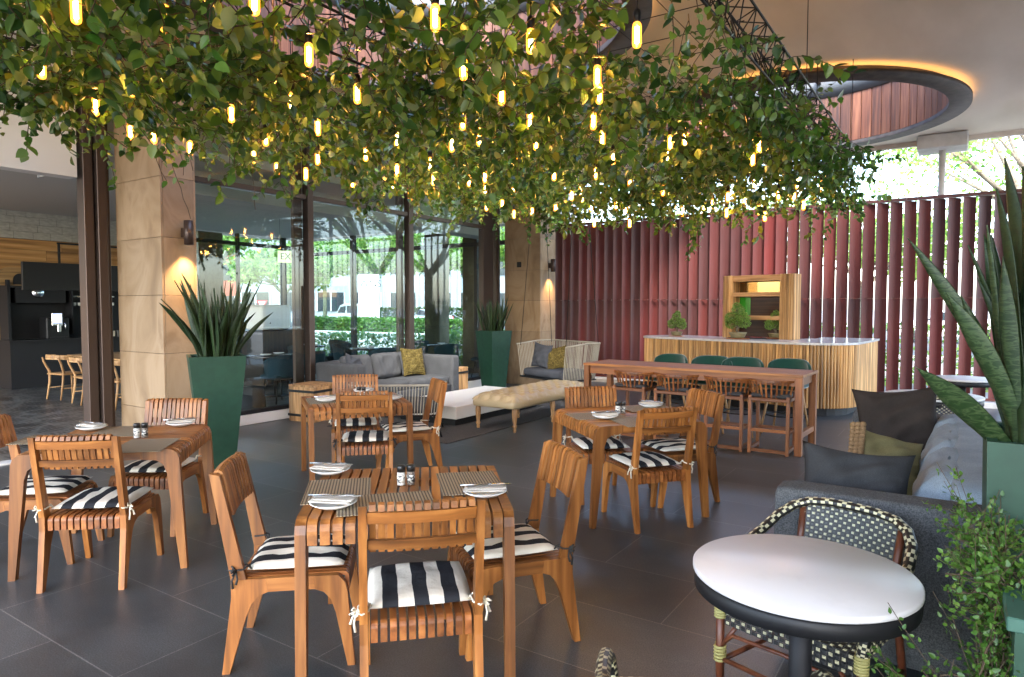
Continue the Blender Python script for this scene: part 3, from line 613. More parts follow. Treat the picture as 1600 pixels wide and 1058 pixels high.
where = {'F': 'the foreground table', 'L': 'the left table', 'M': 'the middle table', 'T': 'the table near the rug'}
# world xy positions
MATS = {'F': [(-2.43, 2.17, 135, 'left end'), (-1.99, 2.62, -45, 'right end'), (-2.08, 2.13, 48, 'front edge')], 'L': [(-4.86, 2.37, 136, 'back edge'), (-4.22, 2.21, -46, 'front edge'), (-4.90, 1.98, 44, 'left end')],
        'M': [(-2.40, 4.82, 50, 'left edge'), (-2.02, 4.72, -42, 'front edge'), (-2.2, 5.38, 50, 'back edge')], 'T': [(-4.90, 4.22, 145, 'left end'), (-4.93, 4.76, 55, 'back edge')]}
PLT = {'F': [(-2.23, 1.965, 25, 'front left corner'), (-2.70, 2.36, 20, 'far left corner'), (-1.79, 2.47, 35, 'right corner')], 'L': [(-5.06, 2.28, 10, 'far left corner'), (-4.70, 2.72, 60, 'far right corner')],
       'M': [(-2.27, 4.72, 40, 'front corner'), (-2.20, 5.47, -10, 'far corner')], 'T': [(-4.80, 4.16, 60, 'left corner'), (-4.98, 4.80, 10, 'far corner'), (-4.37, 4.55, 20, 'right corner')]}
for k in MATS:
    for i, (x, y, rz, pl) in enumerate(MATS[k]): put(pm_, x, y, .7505 + .0033 * i, R(rz), 'woven brown placemat at the %s of %s' % (pl, where[k]), 'placemat', 'woven placemats on the dining tables')
    for (x, y, rz, pl) in PLT[k]:
        put(pp, x, y, .7605, 0, 'white side plate at the %s of %s' % (pl, where[k]), 'plate', 'white side plates')
        put(pn, x, y, .783, R(rz), 'cream napkin on the plate at the %s of %s' % (pl, where[k]), 'napkin', 'folded napkins')
        put(pk, x + .012 * cos(R(rz)), y + .012 * sin(R(rz)), .806, R(rz - 80), 'steel knife on the napkin at the %s of %s' % (pl, where[k]), 'knife', 'table knives')
        put(pf, x - .012 * cos(R(rz)), y - .012 * sin(R(rz)), .806, R(rz - 86), 'steel fork on the napkin at the %s of %s' % (pl, where[k]), 'fork', 'table forks')
for k, (x, y) in {'F': (-2.25, 2.41), 'L': (-4.53, 2.32), 'M': (-2.30, 5.02), 'T': (-4.80, 4.56)}.items():
    put(ps, x, y, .7505, 0, 'salt mill with black cap and pale contents on %s' % where[k], 'spice mill', 'salt and pepper mills'); put(pe, x + .03, y + .035, .7505, .6, 'pepper mill with black cap and dark contents on %s' % where[k], 'spice mill', 'salt and pepper mills')

# ---- long counter table
bt = thing('counter_table', 'long high teak counter table in front of the green bar stools', 'table', (-2.72, 8.13, 0), R(-3))
g = MB(); 
for q in range(6): g.box((0, -.35 + .7 * (q + .5) / 6, .872), (2.72, .7 / 6 - .002, .03), b=.002, cv=.4 + .5 * random.random())
g.build('tabletop', teak[0], bt)
g = MB(); g.box((0, -.30, .805), (2.6, .028, .10)); g.box((0, .30, .805), (2.6, .028, .10)); g.box((-1.30, 0, .805), (.028, .56, .10)); g.box((1.30, 0, .805), (.028, .56, .10)); g.build('apron', redteak[0], bt)
for sx in (-1, 1):
    for sy in (-1, 1): g = MB(); g.box((sx * 1.315, sy * .31, .428), (.075, .075, .855), b=.004); g.build('leg', redteak[2], bt)
    g = MB(); g.box((sx * 1.315, 0, .22), (.055, .54, .06), b=.003); g.build('stretcher', redteak[1], bt)
# ---- slatted stools (facing +y towards the table)
def make_stool():
    t = thing('counter_stool', 'x', 'stool')
    for sx in (-1, 1):
        for sy in (-1, 1):
            h = .64 if sy < 0 else .60; g = MB(); g.prism([(sy * .19 - .02, 0), (sy * .19 + .02, 0), (sy * .175 + .02, h), (sy * .175 - .02, h)], sx * .20 - .017, sx * .20 + .017, cv=random.random()); g.build('leg', redteak[2], t)
        g = MB(); g.box((sx * .20, 0, .045), (.03, .40, .035)); g.build('stretcher', redteak[1], t); g = MB(); g.box((sx * .20, 0, .24), (.025, .34, .03)); g.build('stretcher', redteak[1], t)
    for sy, z in ((-1, .035), (1, .24), (-1, .26)): g = MB(); g.box((0, sy * .185, z), (.37, .028, .035)); g.build('stretcher', redteak[0], t)
    g = MB(); g.box((0, 0, .6), (.44, .42, .035), b=.004); g.build('seat', redteak[0], t)
    g = MB(); g.rbox((0, .02, .642), (.41, .40, .05), .024, 8, puff=.01); g.build('cushion', mat('dark_seat_pad', (.035, .034, .036), .8), t)
    g = MB(); n = 12
    for k in range(n):
        a = R(-154 + 128 * k / (n - 1)); ce = (0, .10); r0, r1 = .285, .315
        p0 = (r0 * cos(a) * .86, ce[1] + r0 * sin(a), .62); p1 = (r1 * cos(a) * .93, ce[1] + r1 * sin(a) * 1.02, .80); g.bar(p0, p1, .020, .010, up=(cos(a), sin(a), 0))
    g.build('back_slats', redteak[2], t)
    pts = []
    for k in range(13): a = R(-160 + 140 * k / 12); pts.append((.318 * cos(a) * .93, .10 + .318 * sin(a) * 1.02, .805))
    g = MB()
    for a, b in zip(pts, pts[1:]): g.bar(a, b, .03, .022, cv=.5)
    g.build('top_rail', redteak[0], t); return t
st0 = make_stool(); index_kids()
for i, (x, y, lab) in enumerate([(-3.38, 7.90, 'slatted wooden stool at the left end of the long counter table'), (-2.82, 7.86, 'second slatted wooden stool from the left end of the long counter table'), (-2.20, 7.83, 'third slatted wooden stool from the left end of the long counter table'), (-1.72, 7.86, 'slatted wooden stool at the right end of the long counter table')]):
    if i == 0: st0.location = (x, y, 0); st0.rotation_euler = (0, 0, R(-3)); tag(st0, lab, 'stool', 'slatted wooden stools')
    else: dup(st0, (x, y, 0), (0, 0, R(-3 + i)), lab, 'slatted wooden stools')
# ---- green bar stools (backs towards the bar, facing -y)
def make_green():
    t = thing('bar_stool', 'x', 'bar stool')
    g = MB(); n = 16; m_ = 6; vs = []; fs = []
    for j in range(m_ + 1):
        v = j / m_; z = .70 + .27 * v
        for i in range(n + 1):
            u = -1 + 2 * i / n; a = u * 1.05; rr = .315 + .02 * v; wv_ = 1 - .10 * (abs(v - .5) * 2) ** 3
            vs.append((rr * sin(a) * wv_, rr * cos(a) * .85 - .04, z - .06 * u ** 4 * v))
    nn = len(vs)
    vs += [(x * .87, y * .87 - .0, z) for x, y, z in vs]
    for j in range(m_):
        for i in range(n):
            a = j * (n + 1) + i; fs += [(a, a + 1, a + n + 2, a + n + 1)[::-1], (a + nn, a + 1 + nn, a + n + 2 + nn, a + n + 1 + nn)]
    for i in range(n): a = m_ * (n + 1) + i; fs.append((a, a + 1, a + 1 + nn, a + nn)[::-1]); a = i; fs.append((a, a + 1, a + 1 + nn, a + nn))
    for j in range(m_):
        for i in (0, n): a = j * (n + 1) + i; q = (a, a + n + 1, a + n + 1 + nn, a + nn); fs.append(q if i else q[::-1])
    g.add(vs, fs, 0, .5, True); b_ = g.build('backrest', green_velvet, t); mo = b_.modifiers.new('soft', 'SUBSURF'); mo.levels = 2; mo.render_levels = 2
    g = MB(); g.rbox((0, .0, .66), (.46, .44, .09), .045, 8, puff=.01); g.build('seat', green_velvet, t)
    for sx in (-1, 1):
        for sy in (-1, 1): g = MB(); g.tube([(sx * .14, sy * .13, .63), (sx * .23, sy * .21, 0)], [.02, .013], 8); g.build('leg', oak[2], t)
    g = MB(); g.tube([(.195 * cos(a * PI / 8) * 1.15, .195 * sin(a * PI / 8) * 1.1, .28) for a in range(17)], .009, 6); g.build('foot_ring', black, t); return t
gs0 = make_green(); index_kids()
for i, (x, y, rz, lab) in enumerate([(-3.33, 8.82, -14, 'green velvet bar stool at the left end, its back turned slightly'), (-2.72, 8.78, 4, 'green velvet bar stool second from the left behind the counter table'), (-2.32, 8.74, -2, 'green velvet bar stool third from the left behind the counter table'), (-1.78, 8.80, -10, 'green velvet bar stool at the right end behind the counter table')]):
    if i == 0: gs0.location = (x, y, 0); gs0.rotation_euler = (0, 0, R(rz)); tag(gs0, lab, 'bar stool', 'green velvet bar stools')
    else: dup(gs0, (x, y, 0), (0, 0, R(rz)), lab, 'green velvet bar stools')
# ---- bar counter
bar = thing('bar_counter', 'curved bar counter faced with pale vertical battens in front of the red fence', 'bar counter', (0, 0, 0))
def fp(): # front outline left -> right
    pts = [(-4.68, 11.95), (-4.78, 11.75), (-4.74, 11.55), (-4.60, 11.42)]
    for k in range(1, 9): u = k / 8; pts.append((-4.60 + 2.55 * u, 11.42 - .72 * u))
    for k in range(1, 8): a = R(-106 + 88 * k / 7); pts.append((-1.96 + .70 * cos(a) , 11.36 + .70 * sin(a)))
    pts.append((-1.20, 12.1)); pts.append((-1.16, 12.75)); return pts
FPT = fp()
def resample(P, step):
    out = []; acc = 0
    for a, b in zip(P, P[1:]):
        L = math.hypot(b[0] - a[0], b[1] - a[1]); t = -acc % step if acc else 0
        t = (step - acc) % step
        while t < L: out.append((a[0] + (b[0] - a[0]) * t / L, a[1] + (b[1] - a[1]) * t / L, math.atan2(b[1] - a[1], b[0] - a[0]))); t += step
        acc = (acc + L) % step
    return out
g = MB()
for x, y, a in resample(FPT, .047):
    nx, ny = sin(a), -cos(a); pl = [(-.019, 0), (-.019, .012), (-.012, .028), (0, .034), (.012, .028), (.019, .012), (.019, 0)]
    g.prism([(x + p[0] * cos(a) + nx * p[1], y + p[0] * sin(a) + ny * p[1]) for p in pl], .125, 1.055, 'z', cv=random.random())
g.build('battens', pale, bar)
back = [(-1.95, 12.75), (-1.98, 12.2), (-2.3, 11.75), (-4.45, 12.25)]
g = MB(); g.prism(FPT + back, .13, 1.05, 'z'); g.build('carcass', mat('bar_carcass', (.25, .15, .07), .7), bar)
def inset(P, d): return [(x + (.0 if i == 0 else 0) - sin(math.atan2(P[min(i + 1, len(P) - 1)][1] - P[max(i - 1, 0)][1], P[min(i + 1, len(P) - 1)][0] - P[max(i - 1, 0)][0])) * d, y + cos(math.atan2(P[min(i + 1, len(P) - 1)][1] - P[max(i - 1, 0)][1], P[min(i + 1, len(P) - 1)][0] - P[max(i - 1, 0)][0])) * d) for i, (x, y) in enumerate(P)]
g = MB(); g.prism(inset(FPT, .08) + [(-1.97, 12.7), (-2.35, 11.8), (-4.3, 12.1)], 0.001, .128, 'z'); g.build('plinth', dark, bar)
g = MB(); g.prism(inset(FPT, -.055) + [(-1.98, 12.78), (-1.99, 12.2), (-2.32, 11.79), (-4.4, 12.32)], 1.057, 1.09, 'z'); g.build('countertop', noisy('bar_top_stone', (.45, .44, .44), (.55, .54, .53), 20, .18, .02), bar)
# back shelf on the bar: frame with mirror
ba = R(-15); sh = thing('bar_shelf', 'pale batten framed display shelf with mirror standing on the bar', 'shelf', (-2.22, 11.42, 1.09), ba)
# local: x to the right, front at y=0; spans x -1.22..0
H_ = 1.06
for x0, x1, nm in ((-1.24, -1.06, 'post'), (-.22, 0.0, 'post')):
    g = MB(); g.box(((x0 + x1) / 2, .13, H_ / 2), (x1 - x0 - .014, .26, H_ - .004)); n = int((x1 - x0) / .028)
    for k in range(n): g.box((x0 + .014 + k * (x1 - x0 - .014) / n + .004, -.008, H_ / 2), (.02, .016, H_ - .004), b=.003)
    for sx, xx in ((1, x1), (-1, x0)):
        for k in range(9): g.box((xx, .02 + k * .027, H_ / 2), (.018, .02, H_ - .004), b=.003)
    g.build(nm, pale, sh)
for z, h in ((H_ - .055, .10), (.735, .07), (.345, .07)): g = MB(); g.box((-.64, .12, z), (.84, .23, h), b=.003); g.build('shelf_board', oak[0], sh)
g = MB(); g.box((-.64, .235, .52), (.84, .02, 1.0)); g.build('back_panel', wood('dark_walnut', 0, (.06, .028, .018), (.11, .05, .03), .3, spec=.3), sh)
g = MB(); g.box((-.64, .222, .86), (.83, .005, .17)); g.build('mirror', mat('bronze_mirror', (.34, .22, .09), .03, 1.0), sh)
g = MB(); g.box((-.95, .222, .54), (.20, .004, .30)); g.build('green_panel', mat('green_glass_panel', (.03, .28, .015), .12), sh)  # green reflection in the mirrored back, painted as a flat panel
g = MB(); g.box((-.64, .0, .005), (.8, .2, .012)); tag(g.build('serving_tray', dark, loc=(-2.25, 11.42, 1.091), rz=ba), 'flat dark tray on the bar in front of the shelf', 'tray')
# ---- sofas
def make_sofa(name, label, L, D, fab, loc, rz, soft=None, seatz=.44, armh=.79, backh=.80, aw=.19):
    # local: length along x, front at -y, back at +y
    t = thing(name, label, 'sofa', loc, rz)
    g = MB(); g.rbox((0, -.02, .21), (L - 2 * aw - .004, D - .08, .22), .03, 8); g.build('base', fab, t)
    for sx in (-1, 1): g = MB(); g.rbox((sx * (L / 2 - aw / 2), 0, armh / 2 + .04), (aw, D, armh - .08), .035, 10); g.build('arm', fab, t)
    g = MB(); g.rbox((0, D / 2 - .1, backh / 2 + .06), (L - 2 * aw - .006, .19, backh - .12), .04, 10); g.build('back', soft or fab, t)
    n = 2; w = (L - 2 * aw) / n
    for k in range(n): g = MB(); g.rbox((-L / 2 + aw + w * (k + .5), -.08, seatz - .06), (w - .008, D - .26, .15), .05, 10, puff=.018, noise=.001); g.build('seat_cushion', soft or fab, t)
    for k in range(4): g = MB(); g.box(((k % 2 * 2 - 1) * (L / 2 - .12), (k // 2 * 2 - 1) * (D / 2 - .1), .04), (.06, .06, .08)); g.build('leg', black, t)
    return t
def back_cushion(x, y, z, w, h, d, rz, tilt, fab, label, group, parent_puff=.03, name='back_cushion', cat='cushion'):
    g = MB(); M = Matrix.Rotation(tilt, 4, 'X'); g.rbox((0, 0, 0), (w, d, h), d * .48, 26, noise=.0012, M=M)
    wr = lambda p: .007 * sin(38 * p[0] + 9 * p[2] + 7 * y) * sin(5 * p[2] + 3) + .006 * sin(17 * p[0] - 23 * p[2] + x) + .004 * sin(61 * p[0] + 14 * p[2])
    g.v = [(p[0], p[1] + wr(p) * (1 if p[1] < 0 else -1), p[2] + .6 * wr((p[0], 0, p[1] * 3))) for p in g.v]
    o = g.build(name, fab, None, (x, y, z), rz); return tag(o, label, cat, group)
def pillow(name, w, h, T, fab, loc, rot, label, group=None, knit=False, fringe=None):
    g = MB(); n = 22; vs = []; idx = {}
    for s_ in (1, -1):
        for i in range(n + 1):
            for j in range(n + 1):
                u = -1 + 2 * i / n; v = -1 + 2 * j / n; pin = 1 - .07 * (1 - u * u) if abs(v) else 1
                X = w / 2 * u * (1 - .12 * (1 - v * v)); Y = h / 2 * v * (1 - .14 * (1 - u * u))
                e = ((1 - u * u) * (1 - v * v)); hh = T / 2 * max(0, e) ** .42 + (.010 * sin(6 * u + 3 * v + w * 9 + loc[1] * 3) + .006 * sin(11 * v - 5 * u + loc[0] * 5) + .007 * sin(14 * math.hypot(u - .8, v + .9)) ) * min(1, e * 3)
                if knit and e > .02: hh += .010 * abs(sin(u * 30)) * abs(sin(v * 30))
                if s_ < 0 and (i in (0, n) or j in (0, n)): idx[(s_, i, j)] = idx[(1, i, j)]; continue
                idx[(s_, i, j)] = len(vs); vs.append((X, -s_ * hh, Y))
    fs = []
    for s_ in (1, -1):
        for i in range(n):
            for j in range(n): q = [idx[(s_, i, j)], idx[(s_, i + 1, j)], idx[(s_, i + 1, j + 1)], idx[(s_, i, j + 1)]]; fs.append(tuple(q if s_ > 0 else q[::-1]))
    g.add(vs, fs, 0, .5, True); o = g.build(name, fab, None, loc); o.rotation_euler = rot; tag(o, label, 'pillow', group)
    if knit:
        g = MB(); m_ = 15
        for i in range(m_):
            for j in range(m_):
                u = -1 + 2 * (i + .5) / m_; v = -1 + 2 * (j + .5) / m_; e = (1 - u * u) * (1 - v * v); hh = T / 2 * max(0, e) ** .42
                X = w / 2 * u * (1 - .12 * (1 - v * v)); Y = h / 2 * v * (1 - .14 * (1 - u * u)); r_ = w / m_ * .52
                vs2 = []; fs2 = []
                for a in range(6): vs2.append((X + r_ * cos(a * PI / 3), -hh, Y + r_ * sin(a * PI / 3)))
                for a in range(6): vs2.append((X + r_ * .6 * cos(a * PI / 3 + .3), -hh - .011, Y + r_ * .6 * sin(a * PI / 3 + .3)))
                fs2 = [(a, (a + 1) % 6, 6 + (a + 1) % 6, 6 + a) for a in range(6)] + [tuple(range(6, 12))]; g.add(vs2, fs2, 0, None, True)
        g.build('knit_knots', fab, o)
    if fringe:
        g = MB()
        for k in range(16):
            v = -1 + 2 * (k + .5) / 16
            for q in range(3): g.lathe([(.0, -.018), (.016, -.01), (.019, 0), (.014, .012), (0, .018)], 7, (w / 2 * (-.96 + .085 * q), -T * .12 - .014 - .02 * q, h / 2 * v * .95))
        g.build('knotted_edge', fringe, o)
    return o
# left sofa: back against the glazing (faces +x)
make_sofa('sofa', 'long grey fabric sofa standing against the shopfront glazing', 2.38, .88, grey_fab, (-7.58, 7.93, 0), R(90))
for k, y in enumerate((7.36, 8.02, 8.62)): back_cushion(-7.80, y, .66, .60, .42, .17, R(90), R(-12), grey_fab, ['grey back cushion at the near end of the sofa by the glazing', 'middle grey back cushion of the sofa by the glazing', 'grey back cushion behind the gold pillow on the sofa by the glazing'][k], 'back cushions of the sofa by the glazing')
pillow('throw_pillow', .46, .46, .16, slate_fab, (-7.52, 7.08, .68), (R(-18), R(14), R(110)), 'dark grey pillow leaning in the near corner of the sofa by the glazing')
pillow('throw_pillow', .48, .48, .15, knit_gold, (-7.58, 8.42, .70), (R(-14), R(3), R(84)), 'nubbly gold knitted pillow on the sofa by the glazing', knit=True)
# right sofa (faces -x), front at x=-.68, back at x=.15
make_sofa('sofa', 'long grey sofa with pale blue cushions in front of the right hand planters', 2.95, .88, shaded_sofa, (-.26, 4.72, 0), R(-90), soft=skylit_fab, seatz=.46, backh=.84, aw=.2)
for k, y in enumerate((4.02, 4.95)): back_cushion(-.03, y + .1, .66, .90, .36, .27, R(-90), R(-24), skylit_fab, ['pale blue grey back cushion at the near end of the right hand sofa', 'pale blue grey back cushion at the middle of the right hand sofa'][k], 'back cushions of the right hand sofa')
back_cushion(-.03, 5.72, .66, .52, .36, .27, R(-90), R(-24), skylit_fab, 'short pale blue grey back cushion at the far end of the right hand sofa', 'back cushions of the right hand sofa')
pillow('throw_pillow', .52, .46, .19, dgrey_fab, (-.42, 3.72, .70), (R(-30), R(3), R(6)), 'charcoal pillow resting on the near arm of the right hand sofa')
pillow('throw_pillow', .46, .42, .20, olive_fab, (-.36, 4.62, .66), (R(-28), R(16), R(28)), 'olive pillow with knotted brown edge on the right hand sofa', fringe=knit_tan)
pillow('throw_pillow', .56, .56, .18, brown_fab, (-.36, 5.62, .76), (R(-16), R(-6), R(6)), 'large dark brown pillow against the far arm of the right hand sofa')
# ---- rug, low white table, bench
rug_m = noisy('grey_rug', (.035, .033, .032), (.10, .095, .09), 120, .95, .8)
g = MB(); g.box((-6.05, 8.1, .006), (2.1, 3.9, .010), b=.003); tag(g.build('rug', rug_m), 'dark grey speckled rug under the low white table and tufted bench', 'rug')
t = thing('coffee_table', 'low white block coffee table on the grey rug', 'coffee table', (-6.15, 8.16, .012))
g = MB(); g.box((0, 0, .18), (1.12, 2.2, .17), b=.006); g.build('tabletop', whitep, t); g = MB(); g.box((0, 0, .047), (1.0, 2.08, .094)); g.build('plinth', dark, t)
t = thing('tufted_bench', 'long tufted tan leather bench with turned wooden legs beside the low white table', 'bench', (-5.02, 8.15, 0))
leather = mat('tan_leather', (.46, .36, .21), .3, spec=.5); nz = N(leather, 'ShaderNodeTexNoise', Scale=35.0); LK(leather, coords(leather), nz.inputs['Vector']); bump(leather, nz.outputs['Fac'], .12, .004)
nx, ny = 30, 84; vs = []; fs = []; wx, wy = .34, 1.05
bt_ = [(ix * .17 + (.085 if iy % 2 else 0) - .255, -1.02 + .12 * iy) for iy in range(18) for ix in range(4)]
for j in range(ny + 1):
    for i in range(nx + 1):
        X = -wx + 2 * wx * i / nx; Y = -wy + 2 * wy * j / ny; h = .40 + .10 * ((1 - abs(X / wx) ** 5) * (1 - abs(Y / wy) ** 14)) ** .5
        dmin = min(math.hypot((X - a), (Y - b)) for a, b in bt_)
        h -= .045 * math.exp(-dmin * dmin / .0011) 
        # creases along the diamond diagonals
        p = (X + .255) / .17; q = (Y + 1.02) / .24; u_ = abs(((p + q) % 1) - .5) * 2; v_ = abs(((p - q) % 1) - .5) * 2; h -= .020 * (u_ ** 7 + v_ ** 7)
        vs.append((X, Y, h))
for j in range(ny):
    for i in range(nx): a = j * (nx + 1) + i; fs.append((a, a + 1, a + nx + 2, a + nx + 1))
g = MB(); g.add(vs, fs, 0, .5, True); g.rbox((0, 0, .36), (2 * wx + .012, 2 * wy + .012, .13), .06, 12); 
for a, b in bt_:
    if abs(a) < .3 and abs(b) < 1.0: g.lathe([(.0, .006), (.008, .003), (.011, -.004)][::-1], 8, (a, b, .462))
g.build('seat', leather, t)
for sx in (-1, 1):
    for y in (-.97, .0, .97): g = MB(); g.lathe([(.016, 0), (.024, .03), (.018, .05), (.03, .075), (.033, .085), (.022, .10), (.030, .16), (.037, .24), (.034, .29), (.026, .305), (.034, .32), (.034, .335)], 16, (sx * .29, y, 0)); g.build('leg', oak[2], t)
# ---- crates
def crate(label, loc, rz):
    t = thing('crate', label, 'crate', loc, rz, 'banded wooden crates by the glazing'); g = MB()
    for k in range(6): g.box((-.235 + .47 * (k + .5) / 6, 0, .505), (.075, .48, .03), b=.002, cv=random.random())
    for sx, sy, rot in ((0, -1, 0), (0, 1, 0), (1, 0, 1), (-1, 0, 1)):
        for k in range(6):
            q = -.235 + .47 * (k + .5) / 6; g.box((sx * .225 if rot else q, q if rot else sy * .225, .245), (.022 if rot else .074, .074 if rot else .022, .488), b=.002, cv=random.random())
    g.build('boards', oak[2], t)
    for z in (.43, .09):
        g = MB()
        for sx, sy in ((0, -1), (0, 1), (1, 0), (-1, 0)): g.box((sx * .242, sy * .242, z), (.008 if sx else .492, .008 if sy else .476, .035))
        g.build('band', black, t)
crate('banded wooden crate at the near end of the grey sofa by the glazing', (-7.72, 6.45, 0), R(6)); crate('banded wooden crate between the grey sofa and the far green planter', (-7.74, 9.60, 0), R(2))
# ---- planters and snake plants
def planter(label, loc, rz, wt=.50, wb=.30, h=1.15, m=green_paint):
    t = thing('planter', label, 'planter', loc, rz); g = MB(); a, b = wb / 2, wt / 2; c = b - .03
    V = [(-a, -a, 0), (a, -a, 0), (a, a, 0), (-a, a, 0), (-b, -b, h), (b, -b, h), (b, b, h), (-b, b, h), (-c, -c, h), (c, -c, h), (c, c, h), (-c, c, h), (-c, -c, h - .08), (c, -c, h - .08), (c, c, h - .08), (-c, c, h - .08)]
    F_ = [(3, 2, 1, 0)] + [(i, (i + 1) % 4, 4 + (i + 1) % 4, 4 + i) for i in range(4)] + [(4 + i, 4 + (i + 1) % 4, 8 + (i + 1) % 4, 8 + i) for i in range(4)] + [(8 + i, 8 + (i + 1) % 4, 12 + (i + 1) % 4, 12 + i) for i in range(4)]
    g.add(V, F_, 0); g.build('shell', m, t); g = MB(); g.box((0, 0, h - .075), (2 * c - .004, 2 * c - .004, .03)); g.build('soil', soil, t); return t
def snake_mat(name, a, b, edge=None):
    m = mat(name, a, .5, spec=.35); n = N(m, 'ShaderNodeTexNoise', Scale=34.0, Detail=4.0, Distortion=.6); LK(m, coords(m, (.6, .6, 2.0)), n.inputs['Vector'])
    r_ = ramp(m, n.outputs['Fac'], [(.42, a), (.52, b), (.6, a)]); cv = cvnode(m); hs = N(m, 'ShaderNodeHueSaturation'); mr = N(m, 'ShaderNodeMapRange'); mr.inputs['To Min'].default_value = .6; mr.inputs['To Max'].default_value = 1.3
    LK(m, cv.outputs['Fac'], mr.inputs[0]); LK(m, mr.outputs[0], hs.inputs['Value']); LK(m, r_.outputs[0], hs.inputs['Color']); LK(m, hs.outputs[0], bsdf(m).inputs['Base Color']); return m
snakeA = snake_mat('snake_leaf', (.011, .028, .007), (.024, .048, .013)); snakeB = snake_mat('mottled_snake_leaf', (.012, .030, .008), (.048, .074, .028))
def blade(g, p0, d0, L, w, bend, twist=0, cv=None, n=14, mi=0, fold=.35):
    # long pointed leaf, V folded, bending towards `bend`
    p = Vector(p0); d = Vector(d0).normalized(); side = d.cross(Vector((cos(twist), sin(twist), .1))).normalized(); vs = []; fs = []
    for i in range(n + 1):
        t_ = i / n; ww = w * (.45 + .55 * min(1, t_ * 2.2)) * (1 - max(0, (t_ - .55) / .45) ** 1.8) + .0015
        nn = side.cross(d).normalized(); wv_ = .06 * sin(t_ * 9 + twist) * w
        vs += [p - side * ww / 2 + nn * (ww * fold * .5 + wv_), p - nn * ww * .04, p + side * ww / 2 + nn * (ww * fold * .5 - wv_)]
        vs += [p - side * ww / 2 * .93 + nn * (ww * fold * .5 + wv_ - .003), p - nn * (ww * .04 + .004), p + side * ww / 2 * .93 + nn * (ww * fold * .5 - wv_ - .003)]
        d = (d + Vector(bend) * (1 / n)).normalized(); side = (side - d * side.dot(d)).normalized(); p = p + d * L / n
    for i in range(n):
        a = i * 6; b = a + 6; fs += [(a, a + 1, b + 1, b), (a + 1, a + 2, b + 2, b + 1), (a + 3, b + 3, b + 4, a + 4), (a + 4, b + 4, b + 5, a + 5), (a, b, b + 3, a + 3), (a + 2, a + 5, b + 5, b + 2)]
    g.add(vs, fs, mi, random.random() if cv is None else cv, True)
def snake_plant(label, loc, n, hmin, hmax, spread, w, mats=(0, 0, 0, 1)):
    g = MB()
    for k in range(n):
        a = random.uniform(0, 2 * PI); r_ = .17 * math.sqrt(random.random()); lean = random.uniform(.02, 1) ** 1.3 * spread
        d = (cos(a) * lean, sin(a) * lean, 1); b = (cos(a) * random.uniform(-.4, .7), sin(a) * random.uniform(-.4, .7), random.uniform(-.3, .1))
        blade(g, (cos(a) * r_, sin(a) * r_, -.05), d, random.uniform(hmin, hmax), w * random.uniform(.7, 1.15), b, random.uniform(0, 6.28), mi=random.choice(mats))
    return tag(g.build('snake_plant', [snakeA, snakeB], None, loc), label, 'plant')
planter('tall tapered green planter beside the near stone column', (-6.28, 4.02, 0), R(62), .52, .30, 1.13); snake_plant('snake plant with dark upright blades in the planter by the near column', (-6.28, 4.02, 1.06), 66, .5, .98, .36, .062)
planter('tall tapered green planter beside the far stone column', (-7.48, 10.62, 0), R(75), .50, .32, 1.16); snake_plant('smaller snake plant in the planter by the far column', (-7.48, 10.62, 1.09), 42, .40, .85, .4, .052)
planter('tall green planter beside the near end of the right hand sofa', (.335, 2.93, 0), R(0), .50, .46, 1.18)
g = MB()
base = Vector((.42, 3.3, 1.02))
def bl(px, L, w, d, bend, tw=0, mi=0, cv=None, n=18): blade(g, px, d, L, w, bend, tw, mi=mi, cv=cv, n=n)
# long blades leaning out to the left over the sofa
def bt2(p0, tip, w, bend=(0, 0, 0), tw=0, mi=0, cv=None):
    d = Vector(tip) - Vector(p0); L = d.length; d.normalize(); b = Vector(bend); blade(g, p0, d - b * .5, L * (1 + b.length * .03), w, bend, tw, mi=mi, cv=cv, n=18)
bt2((.22, 2.93, 1.12), (-.166, 2.89, 1.87), .062, (-.25, 0, .05), 1.0, 1, .45)
bt2((.20, 2.86, 1.06), (-.115, 2.57, 1.42), .085, (-.25, -.1, .10), 1.3, 1, .8)
bt2((.20, 2.80, 1.10), (-.044, 2.73, 1.66), .085, (-.35, 0, .25), .9, 1, .65)
bt2((.24, 2.95, 1.1), (.02, 2.95, 1.84), .045, (-.1, 0, .1), .3, 0, .4)
bt2((.26, 2.9, 1.1), (.05, 2.9, 1.72), .045, (-.1, 0, .1), .7, 0, .3)
bt2((.22, 2.88, 1.1), (.0, 2.8, 1.66), .05, (-.1, 0, .1), 1.7, 1, .3)
bt2((.20, 2.88, 1.1), (.120, 2.95, 2.14), .10, (-.08, 0, 0), .4, 0, .15)
bt2((.18, 2.75, 1.1), (.095, 2.82, 2.02), .085, (-.1, 0, 0), .2, 0, .1)
bt2((.22, 2.75, 1.1), (.16, 2.80, 2.08), .10, (.06, 0, 0), .1, 0, .2)
bt2((.28, 2.8, 1.1), (.22, 2.9, 2.2), .11, (.0, 0, 0), .5, 0, .1)
bt2((.18, 2.8, 1.08), (.11, 2.7, 1.78), .07, (.1, 0, 0), .8, 1, .3)
bt2((.16, 2.85, 1.08), (.07, 2.85, 1.9), .05, (.05, 0, 0), .2, 1, .5)
for k in range(46):
    a = random.uniform(0, 2 * PI); r_ = .19 * random.random() ** .5; q = random.uniform(.03, .2)
    blade(g, (.335 + cos(a) * r_, 2.93 + sin(a) * r_, 1.08), (cos(a) * q, sin(a) * q, 1), random.uniform(.4, .85), random.uniform(.04, .08), (cos(a) * .2, sin(a) * .2, 0), random.uniform(0, 6), mi=random.choice((0, 0, 1)), n=16)
tag(g.build('snake_plant', [snakeA, snakeB]), 'large mottled snake plant with broad blades reaching over the right hand sofa', 'plant')
